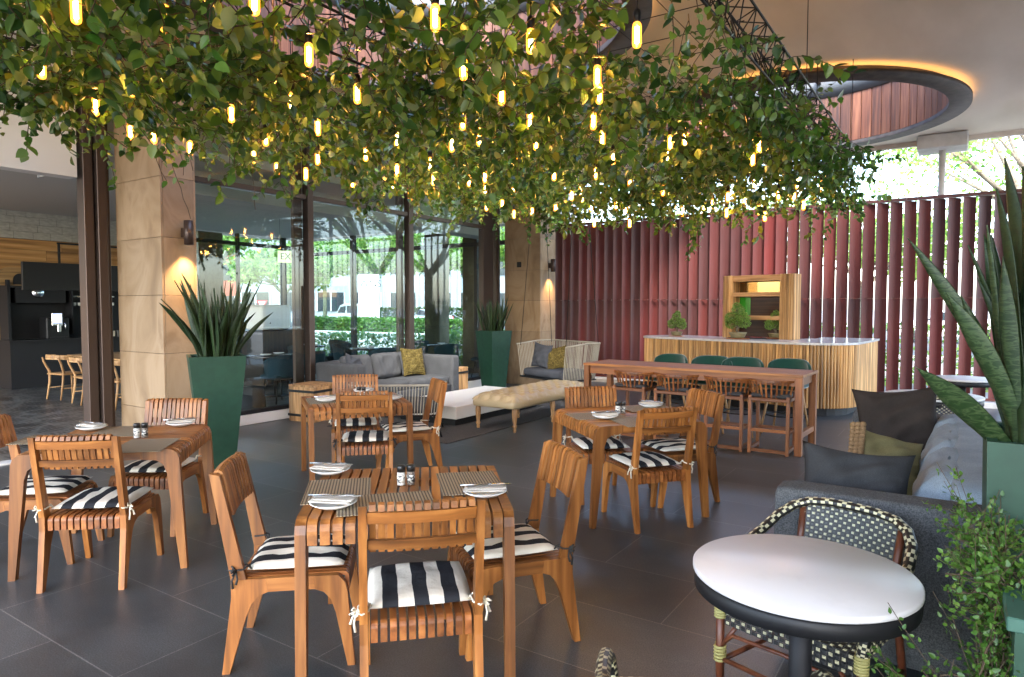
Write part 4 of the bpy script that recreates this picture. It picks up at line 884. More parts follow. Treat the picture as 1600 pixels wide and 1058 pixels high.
t = thing('planter_box', 'weathered green planter box at the lower right corner', 'planter', (.44, 2.33, 0)); g = MB()
hx, hy, h = .31, .34, .86
g.add([(-hx, -hy, 0), (hx, -hy, 0), (hx, hy, 0), (-hx, hy, 0), (-hx, -hy, h), (hx, -hy, h), (hx, hy, h), (-hx, hy, h)], [(3, 2, 1, 0)] + [(i, (i + 1) % 4, 4 + (i + 1) % 4, 4 + i) for i in range(4)], 0); g.build('shell', green_paint, t)
g = MB()
for c, d in (((-hx + .02, 0, h), (.075, 2 * hy + .03, .035)), ((hx - .02, 0, h), (.075, 2 * hy + .03, .035)), ((0, hy - .02, h), (2 * hx - .12, .075, .034)), ((0, -hy + .02, h), (2 * hx - .12, .075, .034))): g.box(c, d, b=.003)
g.build('rim', worn_green, t); g = MB(); g.box((0, 0, h - .06), (2 * hx - .02, 2 * hy - .02, .02)); g.build('soil', soil, t)
# small leaved shrub spilling out beside the box
def shrub(name, label, stems, nl, size, mats, cat='plant', spreadleaf=.03):
    pos = []; dr = []; tubes = []
    for (p0, p1, sag, br) in stems:
        p0 = np.array(p0, float); p1 = np.array(p1, float); n = 14; ts = np.linspace(0, 1, n)[:, None]
        P = p0 + (p1 - p0) * ts + np.array([0, 0, 1]) * (sag * 4 * ts * (1 - ts)) + rng.normal(size=(n, 3)) * .006; tubes.append((P, .0022))
        for b in range(br):
            i = rng.randint(2, n); d = rng.normal(size=3) * .07 + np.array([0, 0, .02]); q = np.linspace(0, 1, 5)[:, None]; B = P[i] + d * q + np.array([0, 0, .015]) * q * q; tubes.append((B, .0010))
            for k in range(nl): u = rng.rand(); pos.append(P[i] + d * u + rng.normal(size=3) * .008); dr.append(rng.normal(size=3) + d * 8)
    n = len(pos); return tag(leaf_obj(name, pos, dr, rng.normal(size=(n, 3)) * .7 + [0, 0, 1], rng.uniform(size[0], size[1], n), rng.choice([0, 0, 1], n), mats + [stem_m], tubes=tubes, stemmat=2), label, cat)
st = []
for k in range(46):
    y0 = random.uniform(2.1, 2.75); z0 = .80; a = random.uniform(-.5, .5)
    if k < 22: st.append(((.17, y0, z0), (.04 + random.uniform(-.07, .10), y0 + random.uniform(-.1, .12), random.uniform(.76, .93)), .04, 8))
    elif k < 36: st.append(((.16, y0 - .1, .8), (random.uniform(.03, .13), random.uniform(2.0, 2.4), random.uniform(.35, .72)), .06, 8))
    else: st.append(((.14, 2.1, .6), (random.uniform(-.10, .05), random.uniform(1.95, 2.2), random.uniform(.28, .62)), .05, 7))
shrub('shrub', 'bushy green plant with tiny round leaves spilling beside the weathered planter box', st, 15, (.012, .022), [bushleaf, leafB])

# ---- round tables and rattan chairs
def round_table(label, loc, r_=.35, h=.75):
    t = thing('round_table', label, 'table', loc, 0, 'round white topped tables')
    g = MB(); g.lathe([(0, h - .022), (r_ - .004, h - .022), (r_, h - .018), (r_, h - .004), (r_ - .004, h), (0, h)], 72); g.build('tabletop', marble, t)
    g = MB(); g.lathe([(0, h - .024), (r_ - .012, h - .024), (r_ - .004, h - .03), (r_ - .006, h - .075), (r_ - .02, h - .082), (0, h - .082)][::-1], 72); g.build('edge_band', black, t)
    g = MB(); g.lathe([(.036, .02), (.036, h - .08)], 24); g.build('pedestal', dark, t); g = MB(); g.lathe([(.25, 0), (.25, .012), (.22, .018), (.04, .03)], 40); g.build('base', dark, t); return t
round_table('round white topped pedestal table in the right foreground', (-.415, 2.365, 0)); round_table('round white topped table behind the far arm of the right hand sofa', (-.20, 7.75, 0), .42, .76); round_table('small round white table at the far right before the red fence', (.05, 9.9, 0), .35, .75)
wcream = mat('cream_weave', (.50, .47, .30), .4); wblack = mat('black_weave', (.012, .012, .012), .35); rattan = wood('rattan', 2, (.10, .028, .012), (.17, .055, .022), .35); bind = mat('cane_binding', (.36, .33, .12), .5)
def weave(g, f, nu, nv, th=.003):
    # f(u,v)->Vector ; alternating raised cream / black strands
    for i in range(nu):
        for j in range(nv):
            cream = (i % 2 == 0 and j % 2 == 0) or (i % 2 == 1 and j % 2 == 1); e = .08
            q = [f((i + a) / nu, (j + b) / nv) for a, b in ((e, e), (1 - e, e), (1 - e, 1 - e), (e, 1 - e))]; n_ = (q[1] - q[0]).cross(q[3] - q[0]).normalized() * th * (1.3 if cream else .6)
            c = sum(q, Vector()) / 4; qi = [p * .72 + c * .28 for p in q]
            if cream: c0 = c; q = [c0 + (p - c0) * .74 for p in q]; qi = [c0 + (p - c0) * .52 for p in q]
            vs = q + [p + n_ for p in qi] + [p - n_ for p in qi]
            fs = [(4, 5, 6, 7), (11, 10, 9, 8)] + [(k, (k + 1) % 4, 4 + (k + 1) % 4, 4 + k) for k in range(4)] + [(k, 8 + k, 8 + (k + 1) % 4, (k + 1) % 4) for k in range(4)]
            g.add(vs, fs, 0 if cream else 1, .5, False)
            if cream:
                q = [f((i + a) / nu, (j + b) / nv) for a, b in ((0, 0), (1, 0), (1, 1), (0, 1))]; g.add([p for p in q], [(0, 1, 2, 3)], 1, .5)
def make_rattan():
    t = thing('woven_chair', 'x', 'chair')
    half = [(.0, -.30, .86), (.09, -.298, .858), (.17, -.285, .846), (.225, -.25, .82), (.262, -.19, .775), (.282, -.10, .72), (.29, .0, .685), (.292, .10, .668), (.290, .17, .655), (.286, .215, .62), (.280, .235, .56), (.272, .24, .50), (.268, .24, .46)]
    pts = [(-x, y, z) for x, y, z in half[::-1]] + half[1:]
    fine = []
    for a, b in zip(pts, pts[1:]):
        for q in range(5): fine.append(tuple(a[k] + (b[k] - a[k]) * q / 5 for k in range(3)))
    fine.append(pts[-1])
    g = MB(); g.tube(fine, .021, 10, rings=lambda i, k: 0 if (i % 2 == 0 and k % 2 == 0) or (i % 4 == 1 and k % 4 == 1) else 1); g.build('wrapped_frame', [wcream, wblack], t)
    def back(u, v):
        x = (-1 + 2 * u) * (.185 + .012 * v); z = .46 + .375 * v; y = -.20 - .085 * v - .03 * (1 - (x / .2) ** 2) + .01
        return Vector((x, y, z))
    g = MB(); weave(g, back, 22, 22); g.build('woven_back', [wcream, wblack], t)
    def seat(u, v): return Vector(((-1 + 2 * u) * (.215 + .025 * v), -.21 + .45 * v, .46 - .008 * sin(PI * u) * sin(PI * v)))
    def front(u, v): return Vector(((-1 + 2 * u) * .243, .243 + .004 * v, .46 - .085 * v))
    def sideL(u, v): return Vector((-.243 + .03 * (1 - u), -.21 + .45 * u, .46 - .075 * v))
    def sideR(u, v): return Vector((.243 - .03 * (1 - u), .24 - .45 * u, .46 - .075 * v))
    g = MB(); weave(g, seat, 22, 22); weave(g, front, 22, 4); weave(g, sideL, 20, 4); weave(g, sideR, 20, 4); g.build('woven_seat', [wcream, wblack], t)
    for sx in (-1, 1):
        g = MB(); g.tube([(sx * .262, .245, 0), (sx * .268, .24, .25), (sx * .268, .24, .455)], .017, 10); g.build('leg', rattan, t)
        g = MB(); g.tube([(sx * .22, -.29, 0), (sx * .215, -.235, .3), (sx * .205, -.215, .47), (sx * .19, -.245, .66), (sx * .195, -.285, .83)], .015, 10); g.build('leg', rattan, t)
        g = MB(); g.tube([(sx * .262, .24, .20), (sx * .225, -.24, .20)], .011, 8); g.build('stretcher', rattan, t); g = MB(); g.tube([(sx * .262, .243, .26), (sx * .225, .243, .33), (sx * .20, .243, .375)], .009, 8); g.build('stretcher', rattan, t)
        for zz in ((.20, .215, .23, .245, .26), (.40, .412, .424, .436, .448, .46)):
          g = MB()
          for z in zz: g.tube([(sx * .267 + .0195 * cos(a * PI / 5), .241 + .0195 * sin(a * PI / 5), z + .001 * a) for a in range(11)], .0065, 5)
          g.build('binding', bind, t)
    g = MB(); g.tube([(-.262, .243, .21), (.262, .243, .21)], .011, 8); g.build('stretcher', rattan, t); g = MB(); g.tube([(-.24, .243, .30), (-.21, .243, .335), (0, .243, .345), (.21, .243, .335), (.24, .243, .30)], .009, 8); g.build('stretcher', rattan, t); return t
rc = make_rattan(); index_kids()
for i, (x, y, rz, lab) in enumerate([(-.445, 2.86, 163, 'woven black and cream rattan armchair between the round table and the sofa arm'), (-.505, 1.74, 22, 'woven rattan armchair at the bottom edge, only the tips of its arms in view'), (-.12, 7.05, 170, 'woven rattan armchair behind the large dark brown pillow')]):
    if i == 0: rc.scale = (1.04, 1, .9); rc.location = (x, y, 0); rc.rotation_euler = (0, 0, R(rz)); tag(rc, lab, 'armchair', 'woven rattan armchairs')
    else: dup(rc, (x, y, 0), (0, 0, R(rz)), lab, 'woven rattan armchairs')
# ---- rope lounge chair by the rug, seen from behind, and the hanging rope swing
def rope_basket(t, W_, D_, z0, z1, flare=.06, depthfrac=1, n=None):
    g = MB(); prof = []
    # U shaped run: left arm front -> back -> right arm front (local back at -y)
    hw, hd = W_ / 2, D_ / 2
    run = [(-hw, hd * (1 - q / 8) + -hd * .6 * (q / 8)) for q in range(8)] + [(-hw + (hw * .25) * (1 - cos(a)), -hd * .6 - hd * .4 * sin(a)) for a in [k * PI / 8 for k in range(5)]] + [(-hw * .75 + hw * 1.5 * k / 10, -hd) for k in range(1, 10)]
    run += [(-x, y) for x, y in run[::-1] if True][9:] if False else [(hw - (hw * .25) * (1 - cos(a)), -hd * .6 - hd * .4 * sin(a)) for a in [k * PI / 8 for k in range(4, -1, -1)]] + [(hw, -hd * .6 + hd * 1.6 * (q / 8)) for q in range(1, 9)]
    rs = resample(run, .034)
    for x, y, a in rs:
        o = flare; s_ = 1 + o / max(hw, hd); front = max(0, (y + hd * .2) / (hd * 1.2)); zt = z1 - .05 * front
        g.bar((x, y, z0), (x * s_ + random.uniform(-.004, .004), y * s_ if y < 0 else y + .02, zt), .013, .013, b=.004, cv=random.random())
    g.build('rope_weave', rope_fab, t)
    g = MB(); g.tube([(x * (1 + flare / hw), (y * (1 + flare / hw) if y < 0 else y + .02), z1 - .05 * max(0, (y + hd * .2) / (hd * 1.2))) for x, y in run], .014, 8); g.build('top_rail', rope_fab, t)
    g = MB(); g.tube([(x, y, z0) for x, y in run] + [run[0] + (z0,)], .013, 8); g.build('base_rail', black, t)
t = thing('rope_lounge_chair', 'low rope backed lounge chair with thin dark legs in front of the low white table', 'lounge chair', (-5.95, 6.35, 0), R(38))
rope_basket(t, 1.05, .75, .28, .66)
g = MB(); g.rbox((0, .02, .36), (.98, .68, .13), .05, 10, puff=.01); g.build('seat_cushion', grey_fab, t)
for sx in (-1, 1):
    for sy in (-1, 1): g = MB(); g.tube([(sx * .44, sy * .28, .29), (sx * .55, sy * .36, 0)], .011, 8); g.build('leg', black, t)
t = thing('hanging_rope_chair', 'hanging rope swing seat on thin ropes before the red fence', 'swing', (-5.95, 10.45, 0), R(158))
rope_basket(t, 1.25, .78, .36, .99, .09)
g = MB(); g.rbox((0, .02, .44), (1.18, .70, .15), .06, 10, puff=.01); g.build('seat_cushion', slate_fab, t)
g = MB(); g.box((0, 0, .35), (1.2, .74, .02)); g.box((0, 0, .33), (1.24, .04, .03)); g.build('seat_frame', black, t)
g = MB()
for sx in (-1, 1):
    for sy in (-1, 1): g.tube([(sx * .66, sy * .36, .96 if sy < 0 else .92), (sx * .55, sy * .06, 4.58)], .0055, 5)
g.build('suspension_ropes', black, t)
pillow('throw_pillow', .46, .46, .16, slate_fab, (-6.22, 10.33, .74), (R(-8), R(6), R(-14)), 'slate grey pillow in the hanging rope swing'); pillow('throw_pillow', .42, .42, .14, knit_gold, (-5.92, 10.33, .71), (R(-12), R(-10), R(8)), 'gold knitted pillow in the hanging rope swing', knit=True)
# ---- wall lamps
sc_l = bpy.data.lights.new('wall_lamp_light', 'SPOT'); sc_l.energy = 13; sc_l.color = (1, .62, .28); sc_l.spot_size = R(95); sc_l.spot_blend = .6; sc_l.shadow_soft_size = .03
lens = mat('lamp_lens', (1, .8, .5), emis=(1, .72, .4), estr=8)
def wall_lamp(label, x, y, z, d=.1):
    t = thing('wall_lamp', label, 'wall lamp', (x, y, z)); g = MB(); g.lathe([(.043, -.13), (.048, -.13), (.048, .13), (.043, .13), (.043, .11), (0.001, .11)], 28, (d, 0, 0)); g.lathe([(.043, -.13), (.040, -.09), (0, -.09)], 28, (d, 0, 0)); g.build('shade', bronze, t)
    g = MB(); g.box((d / 2 - .02, 0, 0), (d, .06, .10)); g.build('bracket', bronze, t); g = MB(); g.lathe([(0, -.118), (.036, -.118)], 20, (d, 0, 0)); g.build('lens', lens, t)
    l = bpy.data.objects.new('lamp_light', sc_l); COL.objects.link(l); l.parent = t; l.location = (d, 0, -.135); l.rotation_euler = (R(0), R(-8), 0)
wall_lamp('dark cylinder wall lamp lighting the near stone column', -7.15, 4.22, 2.43); wall_lamp('dark cylinder wall lamp on the far stone column by the fence', -7.12, 12.1, 2.47)
g = MB(); g.box((0, 0, 0), (.10, .02, .11), b=.004); g.box((0, -.012, 0), (.05, .01, .04), b=.002); tag(g.build('wall_switch', black, loc=(-7.62, 11.735, 2.49)), 'small black square wall plate on the far stone column', 'switch')
# ---- bonsai on the bar
def bonsai(label, loc, s_, rz, flip=1):
    t = thing('bonsai', label, 'bonsai', loc, rz); g = MB(); g.lathe([(.085, .02), (.10, .03), (.125, .085), (.135, .10), (.125, .105), (.115, .085), (0, .085)], 28); g.build('pot', noisy('olive_ceramic', (.16, .13, .06), (.22, .19, .10), 12, .35, .05), t)
    g = MB(); g.box((0, 0, .008), (.30, .16, .015), b=.002); g.build('stand', redteak[0], t)
    tr = [(0, 0, .08), (.02 * flip, 0, .14), (-.03 * flip, .01, .20), (.01 * flip, 0, .27), (.05 * flip, 0, .36), (.02 * flip, 0, .46)]
    g = MB(); g.tube(tr, [.028, .022, .017, .014, .010, .006], 8)
    cl = [(-.10, .0, .24, .085), (.12, .01, .22, .08), (-.05, .03, .34, .09), (.10, -.02, .34, .085), (.0, .0, .44, .085), (.05, .03, .30, .07), (-.13, -.01, .31, .06), (.15, .0, .28, .06), (-.02, -.04, .26, .06), (.02, 0, .51, .05)]
    for x, y, z, r_ in cl: g.tube([(.0, 0, max(.16, z - .1)), (x * flip * .6, y, z - .03), (x * flip, y, z)], [.009, .006, .003], 5)
    g.build('trunk', bark, t); pos = []; dr = []; sz = []
    for x, y, z, r_ in cl:
        m_ = int(520 * (r_ / .08) ** 2); v = rdirs(m_); rr = r_ * (.65 + .45 * rng.rand(m_)[:, None]); P = v * rr * [1, 1, .72] + [x * flip, y, z]; pos.append(P); dr.append(v + rng.normal(size=(m_, 3)) * .5); sz.append(rng.uniform(.012, .024, m_))
    pos = np.vstack(pos); leaf_obj('foliage', pos, np.vstack(dr), rng.normal(size=(len(pos), 3)), np.concatenate(sz), rng.choice([0, 0, 1], len(pos)), [bonsaileaf, leafB], parent=t); t.scale = (s_, s_, s_)
bonsai('smaller leaning bonsai in a brown pot at the left end of the bar', (-4.20, 11.62, 1.092), .82, 0, 1); bonsai('larger bonsai in an olive pot beside the batten shelf', (-3.02, 11.22, 1.092), 1.08, R(-15), -1)
bonsai('small bonsai standing inside the batten shelf by its right post', (-2.52, 11.58, 1.10), .84, .5, 1)  # extra bonsai stands in for the reflection in the shelf's mirror
BULBS = [(-3.45, 1.54, 3.0), (-3.2, 1.82, 3.0), (-4.44, 1.79, 3.0), (-4.35, 2.25, 3.0), (-4.98, 2.33, 3.0), (-5.47, 2.81, 3.0), (-5.44, 2.98, 3.0), (-5.4, 3.26, 2.95), (-4.36, 2.95, 3.0), (-2.68, 1.94, 3.0), (-3.78, 3.01, 3.0), (-3.0, 2.51, 3.0), (-5.41, 3.88, 3.0), (-4.76, 3.53, 3.0), (-5.4, 4.12, 2.92), (-4.14, 3.54, 3.0), (-4.99, 4.26, 3.0), (-5.4, 4.46, 2.93), (-3.28, 3.13, 3.0), (-3.91, 4.17, 3.0), (-4.5, 4.39, 3.0), (-5.4, 5.07, 2.94), (-4.76, 5.07, 3.0), (-5.42, 5.71, 3.0), (-5.4, 5.97, 2.92), (-2.12, 2.53, 3.0), (-2.43, 3.15, 3.0), (-3.11, 4.02, 3.0), (-3.63, 4.54, 3.0), (-4.29, 5.03, 3.0), (-4.79, 5.67, 3.0), (-5.32, 6.29, 3.0), (-3.31, 4.5, 3.0), (-2.52, 3.67, 3.0), (-1.89, 3.02, 3.0), (-2.69, 4.29, 3.0), (-3.0, 4.88, 3.0), (-4.51, 5.94, 3.0), (-4.24, 5.86, 3.0), (-3.42, 5.27, 3.0), (-4.67, 6.46, 3.0), (-5.45, 7.57, 3.0), (-5.14, 7.5, 3.0), (-4.52, 6.83, 3.0), (-5.4, 8.18, 2.96), (-5.19, 8.34, 3.0), (-3.56, 6.15, 3.0), (-4.66, 8.09, 3.0), (-4.04, 7.42, 3.0), (-3.17, 6.33, 3.0), (-1.98, 4.0, 3.0), (-1.84, 3.69, 3.0), (-2.3, 4.55, 3.0), (-2.47, 5.05, 3.0), (-2.71, 5.77, 3.0), (-1.4, 3.25, 3.0), (-3.14, 7.13, 3.0), (-4.0, 7.62, 3.0), (-4.28, 8.42, 3.0), (-3.92, 8.45, 3.0), (-3.93, 8.8, 3.0), (-4.53, 9.01, 2.86), (-3.94, 8.95, 2.81), (-3.8, 7.2, 3.0), (-2.97, 7.7, 3.0), (-2.06, 5.5, 3.0), (-1.92, 5.46, 3.0), (-2.26, 5.97, 3.0), (-1.47, 6.03, 3.0), (-1.65, 6.54, 3.0), (-2.24, 6.86, 3.0), (-2.46, 8.59, 3.0), (-1.95, 7.82, 3.0), (-1.55, 8.09, 3.0), (-1.9, 8.79, 3.0), (-1.36, 8.41, 3.0), (-1.66, 9.06, 2.89), (-3.12, 8.79, 2.89), (-2.92, 9.08, 2.95), (-2.71, 8.78, 2.96), (-2.49, 8.65, 2.81), (-2.16, 8.91, 2.85), (-2.02, 8.63, 2.73), (-1.75, 8.94, 3.0), (-2.33, 8.86, 3.0)]
# ================================================================== CANOPY AND BULBS
ct = thing('hanging_canopy', 'dense leafy vine canopy on a steel truss frame hanging over the dining tables', 'canopy', (0, 0, 0))
CX0, CX1, CY0, CY1 = -5.45, -1.15, .35, 9.25
g = MB()
def truss(p0, p1, h=.22, w=.16, n=20):
    p0 = Vector(p0); p1 = Vector(p1); d = (p1 - p0); s_ = d.normalized().cross(Vector((0, 0, 1))); off = [s_ * w / 2, -s_ * w / 2, Vector((0, 0, -h))]
    for o in off: g.tube([p0 + o, p1 + o], .009, 6)
    for k in range(n):
        a = p0 + d * k / n; b = p0 + d * (k + .5) / n; c = p0 + d * (k + 1) / n
        g.tube([a + off[0], b + off[2], c + off[0]], .0045, 5); g.tube([a + off[1], b + off[2], c + off[1]], .0045, 5); g.tube([a + off[0], b + off[1], c + off[0]], .0045, 5)
TZ = 3.42
truss((CX1, CY0, TZ), (CX1, CY1, TZ), n=34); truss((CX0, CY0, TZ), (CX0, CY1, TZ), n=34); truss((CX0, CY1, TZ), (CX1, CY1, TZ), n=17); truss((CX0, CY0, TZ), (CX1, CY0, TZ), n=17); truss((-3.3, CY0, TZ), (-3.3, CY1, TZ), n=34)
g.build('truss_frame', black, ct)
g = MB()
for x in np.arange(CX0, CX1, .36): g.tube([(x, CY0, TZ - .05), (x, CY1, TZ - .05)], .003, 4)
for y in np.arange(CY0, CY1, .36): g.tube([(CX0, y, TZ - .045), (CX1, y, TZ - .045)], .003, 4)
g.build('wire_grid', black, ct)
for x in (CX0, -3.3, CX1):
    for y in (CY0 + .1, 3.2, 6.3, CY1 - .1):
        if any(math.hypot(x - a, y - b) < 2.1 for a, b in HC): continue
        g = MB(); g.tube([(x, y, TZ), (x, y, CZ - .002)], .004, 5); g.build('suspension_cable', black, ct)
pos = []; dr = []; up = []; sz = []; mi = []; tubes = []
def dens(x, y): return .55 + .45 * sin(x * 2.1 + 1.3) * sin(y * 1.7 + .4) + .35 * sin(x * 4.3 - y * 3.1)
def strand(p, d, L, droop, s0, edge=False, dense=1):
    step = .030; n = int(L / step); P = [np.array(p)]; d = np.array(d, float); d /= np.linalg.norm(d); tint = rng.rand()
    for k in range(n):
        d = d + rng.normal(size=3) * .16; d[2] -= droop; d /= np.linalg.norm(d); P.append(P[-1] + d * step)
        q = rng.normal(size=3); q -= d * q.dot(d); q /= np.linalg.norm(q); dd = d * .35 + q + [0, 0, -.45]
        if rng.rand() < .93 * dense:
            pos.append(P[-1]); dr.append(dd); up.append(rng.normal(size=3) * .55 + [0, 0, .8]); sz.append(s0 * rng.uniform(.65, 1.2)); r_ = rng.rand() * .6 + tint * .4
            mi.append(0 if r_ < .42 else 1 if r_ < .70 else 2 if r_ < .80 else 3)
    tubes.append((np.array(P[::3]), .0028))
cnt = 0
for k in range(2900):
    x = rng.uniform(CX0 - .12, CX1 + .08); y = rng.uniform(CY0 - .35, CY1 + .1)
    if dens(x, y) < .30 and rng.rand() < .9: continue
    if x > -1.75 and y < 5.0 and rng.rand() < .8: continue
    z = rng.uniform(2.98, 3.42); a = rng.rand() * 2 * PI
    strand((x, y, z), (cos(a), sin(a), rng.uniform(-.4, .3)), rng.uniform(.25, .75), .04, .088 if rng.rand() < .7 else .066); cnt += 1
for k in range(420): # hanging fringe round the rim and sparse trailers below
    e = rng.rand()
    if e < .34: x, y = CX0 - rng.uniform(-.12, .12), rng.uniform(CY0, CY1)
    elif e < .62: x, y = CX1 + rng.uniform(-.12, .12), rng.uniform(CY0 + 3.0, CY1)
    elif e < .88: x, y = rng.uniform(CX0, CX1), CY1 + rng.uniform(-.15, .12)
    else: x, y = rng.uniform(CX0 + .3, CX1 - .3), rng.uniform(CY0 + 1.5, CY1)
    a = rng.rand() * 2 * PI; strand((x, y, rng.uniform(2.95, 3.25)), (cos(a) * .5, sin(a) * .5, -.5), rng.uniform(.15, .38) + (.22 if rng.rand() < .08 else 0), .14, .068, dense=.9)
for x, y, L in ((-5.5, 3.15, .75), (-5.45, 3.9, .6), (-5.5, 3.02, .5), (-5.5, 5.2, .5), (-5.3, 5.9, .5), (-3.0, 8.9, .85), (-2.4, 9.3, .6), (-1.35, 9.2, .6), (-3.05, 9.0, .7), (-3.1, 8.95, .65)):
    strand((x, y, 3.05), (0, 0, -1), L, .25, .075)
PB = np.array(pos); keep = np.ones(len(PB), bool)
for bx, by, bz in BULBS: keep &= ~((np.hypot(PB[:, 0] - bx, PB[:, 1] - by) < .10) & (PB[:, 2] < bz + .13))
keep = np.where(keep)[0]; pos = [pos[i] for i in keep]; dr = [dr[i] for i in keep]; up = [up[i] for i in keep]; sz = [sz[i] for i in keep]; mi = [mi[i] for i in keep]
leaf_obj('foliage', pos, dr, up, sz, mi, [leafA, leafB, leafC, leafD, stem_m], parent=ct, tubes=tubes, stemmat=4)
print('LEAVES', len(pos), 'strands', cnt)
# bulbs
bulb_glass = bpy.data.materials.new('amber_bulb_glass'); bulb_glass.use_nodes = True; nt = bulb_glass.node_tree; nt.nodes.clear()
o_ = nt.nodes.new('ShaderNodeOutputMaterial'); tr = nt.nodes.new('ShaderNodeBsdfTransparent'); tr.inputs[0].default_value = (1, .78, .45, 1); em = nt.nodes.new('ShaderNodeEmission'); em.inputs[0].default_value = (1, .30, .03, 1); em.inputs[1].default_value = .24  # orange emission in the glass stands in for the halo round the bulb
gl = nt.nodes.new('ShaderNodeBsdfGlossy'); gl.inputs['Roughness'].default_value = .05; ad = nt.nodes.new('ShaderNodeAddShader'); fr = nt.nodes.new('ShaderNodeValue'); fr.outputs[0].default_value = .04; mx = nt.nodes.new('ShaderNodeMixShader')
nt.links.new(tr.outputs[0], ad.inputs[0]); nt.links.new(em.outputs[0], ad.inputs[1]); nt.links.new(fr.outputs[0], mx.inputs[0]); nt.links.new(ad.outputs[0], mx.inputs[1]); nt.links.new(gl.outputs[0], mx.inputs[2]); nt.links.new(mx.outputs[0], o_.inputs[0])
fil = mat('glowing_filament', (1, .6, .2), emis=(1, .58, .20), estr=14)
t = thing('filament_bulb', 'x', 'bulb'); g = MB(); g.lathe([(.0, -.070), (.012, -.069), (.020, -.062), (.0235, -.050), (.0235, .035), (.020, .05), (.014, .058)], 14); g.build('glass', bulb_glass, t)
g = MB(); g.lathe([(.0, -.05), (.011, -.044), (.011, .034), (0, .038)], 8); g.build('filament', fil, t)
g = MB(); g.lathe([(.015, .056), (.019, .06), (.021, .10), (.018, .115), (.006, .125), (.003, .13), (.003, .44)], 10); g.build('socket', black, t)
index_kids(); BP = BULBS
for i, (x, y, z) in enumerate(BP):
    far = math.hypot(x, y) > 7.2; lab = 'glowing tubular filament bulb hanging below the far half of the leafy canopy' if far else 'glowing tubular filament bulb hanging below the near half of the leafy canopy'
    gr = 'filament bulbs under the far half of the canopy' if far else 'filament bulbs under the near half of the canopy'
    if i == 0: t.location = (x, y, z); tag(t, lab, 'bulb', gr)
    else: dup(t, (x, y, z), (0, 0, i * .7), lab, gr)
# ================================================================== INTERIOR
cu = thing('coffee_station', 'black coffee station with shelves of cups against the plank wall', 'coffee station', (-15.7, 6.9, 0))
g = MB(); g.box((0, .1, .46), (.65, 3.0, .92)); g.box((.02, .1, .94), (.72, 3.06, .04)); g.build('counter', dark, cu)
g = MB()
for c, d in (((-.25, .1, 1.6), (.05, 2.9, 1.3)), ((-.05, -1.33, 1.55), (.40, .05, 1.2)), ((-.05, .1, 2.02), (.40, 2.9, .04)), ((-.05, .3, 1.80), (.36, .9, .03)), ((-.05, .3, 1.62), (.36, .9, .03)), ((-.05, -.18, 1.55), (.36, .03, 1.0)), ((-.05, -.75, 1.85), (.30, .9, .30))): g.box(c, d)
g.build('shelving', dark, cu)
g = MB(); pl = [(-1.45, 2.04), (-1.45, 2.22)] + arc((-1.27, 2.22), .18, 180, 90, 6) + [(1.5, 2.40), (1.5, 2.04)]
g.prism(pl, .0, .06, 'x', cv=.5); g.build('fascia', wood('fascia_oak', 1, (.30, .17, .06), (.42, .26, .11), .5), cu)
g = MB(); pl = [(-1.22, 2.06), (-1.22, 2.16)] + arc((-1.10, 2.16), .12, 180, 90, 6) + [(1.5, 2.28), (1.5, 2.06)]; g.prism(pl, .062, .075, 'x'); g.build('sign_panel', dark, cu)
text_mesh('sign_lettering', 'Vi', .26, (.08, -.62, 2.165), (R(90), 0, R(90)), mat('sign_white', (.75, .73, .7), .5), cu)
g = MB()
for k in range(8): g.lathe([(.02, 0), (.038, .01), (.04, .07), (.036, .07)], 12, (.0, -.10 + .11 * k, 1.64 + .0)); g.lathe([(.02, 0), (.05, .01), (.05, .03)], 12, (.0, -.10 + .11 * k, 1.82))
g.build('cups', china, cu)
def small(nm, lab, cat, mb, m, loc, rz=0): return tag(mb.build(nm, m, None, loc, rz), lab, cat)
cm = thing('coffee_machine', 'chrome and black coffee machine with small lit screen on the station', 'coffee machine', (-15.55, 6.35, .962)); g = MB(); g.box((0, 0, .22), (.34, .42, .44), b=.02); g.box((.14, 0, .02), (.2, .36, .04)); g.build('body', black, cm)
g = MB(); g.box((.185, -.02, .40), (.03, .20, .26), b=.01); g.box((.21, .0, .22), (.06, .07, .16), b=.01); g.tube([(.2, .1, .34), (.26, .1, .3), (.26, .1, .18)], .012, 8); g.build('front', steel, cm); g = MB(); g.box((.203, -.02, .42), (.006, .15, .19)); g.build('screen', mat('lit_screen', (.1, .12, .3), emis=(.35, .42, .8), estr=.35), cm)
g = MB(); g.lathe([(.09, 0), (.09, .34), (.07, .36), (0, .36)], 18); g.lathe([(.1, .0), (.1, .03)], 18); small('water_dispenser', 'steel drink dispenser beside the coffee machine', 'dispenser', g, steel, (-15.5, 6.95, .962))
for k, c_ in enumerate(((.5, .05, .04), (.5, .45, .35), (.1, .1, .1), (.55, .5, .45))):
    g = MB(); g.box((0, 0, .07), (.08, .07, .14 - .02 * (k % 2)), b=.004); small('tea_box', ['red', 'cream', 'black', 'beige'][k] + ' small box on the right of the coffee station', 'box', g, mat('tea_box_%d' % k, c_, .6), (-15.5, 7.35 + .12 * k, .962))
g = MB(); g.lathe([(0, -.03), (.07, -.02), (.10, 0), (.105, .02), (.0, .02)], 20, (0, 0, 0)); o = small('wall_gauge', 'round steel fitting on the upper left of the coffee station', 'fitting', g, steel, (-15.5, 6.05, 1.90)); o.rotation_euler = (0, R(90), 0)
hs_ = thing('hanging_sign', 'black rectangular panel hung from a bent bracket in the doorway', 'hanging panel', (-12.6, 5.55, 2.0)); g = MB(); g.box((0, 0, .12), (.06, 1.7, .46), b=.004); g.build('panel', black, hs_)
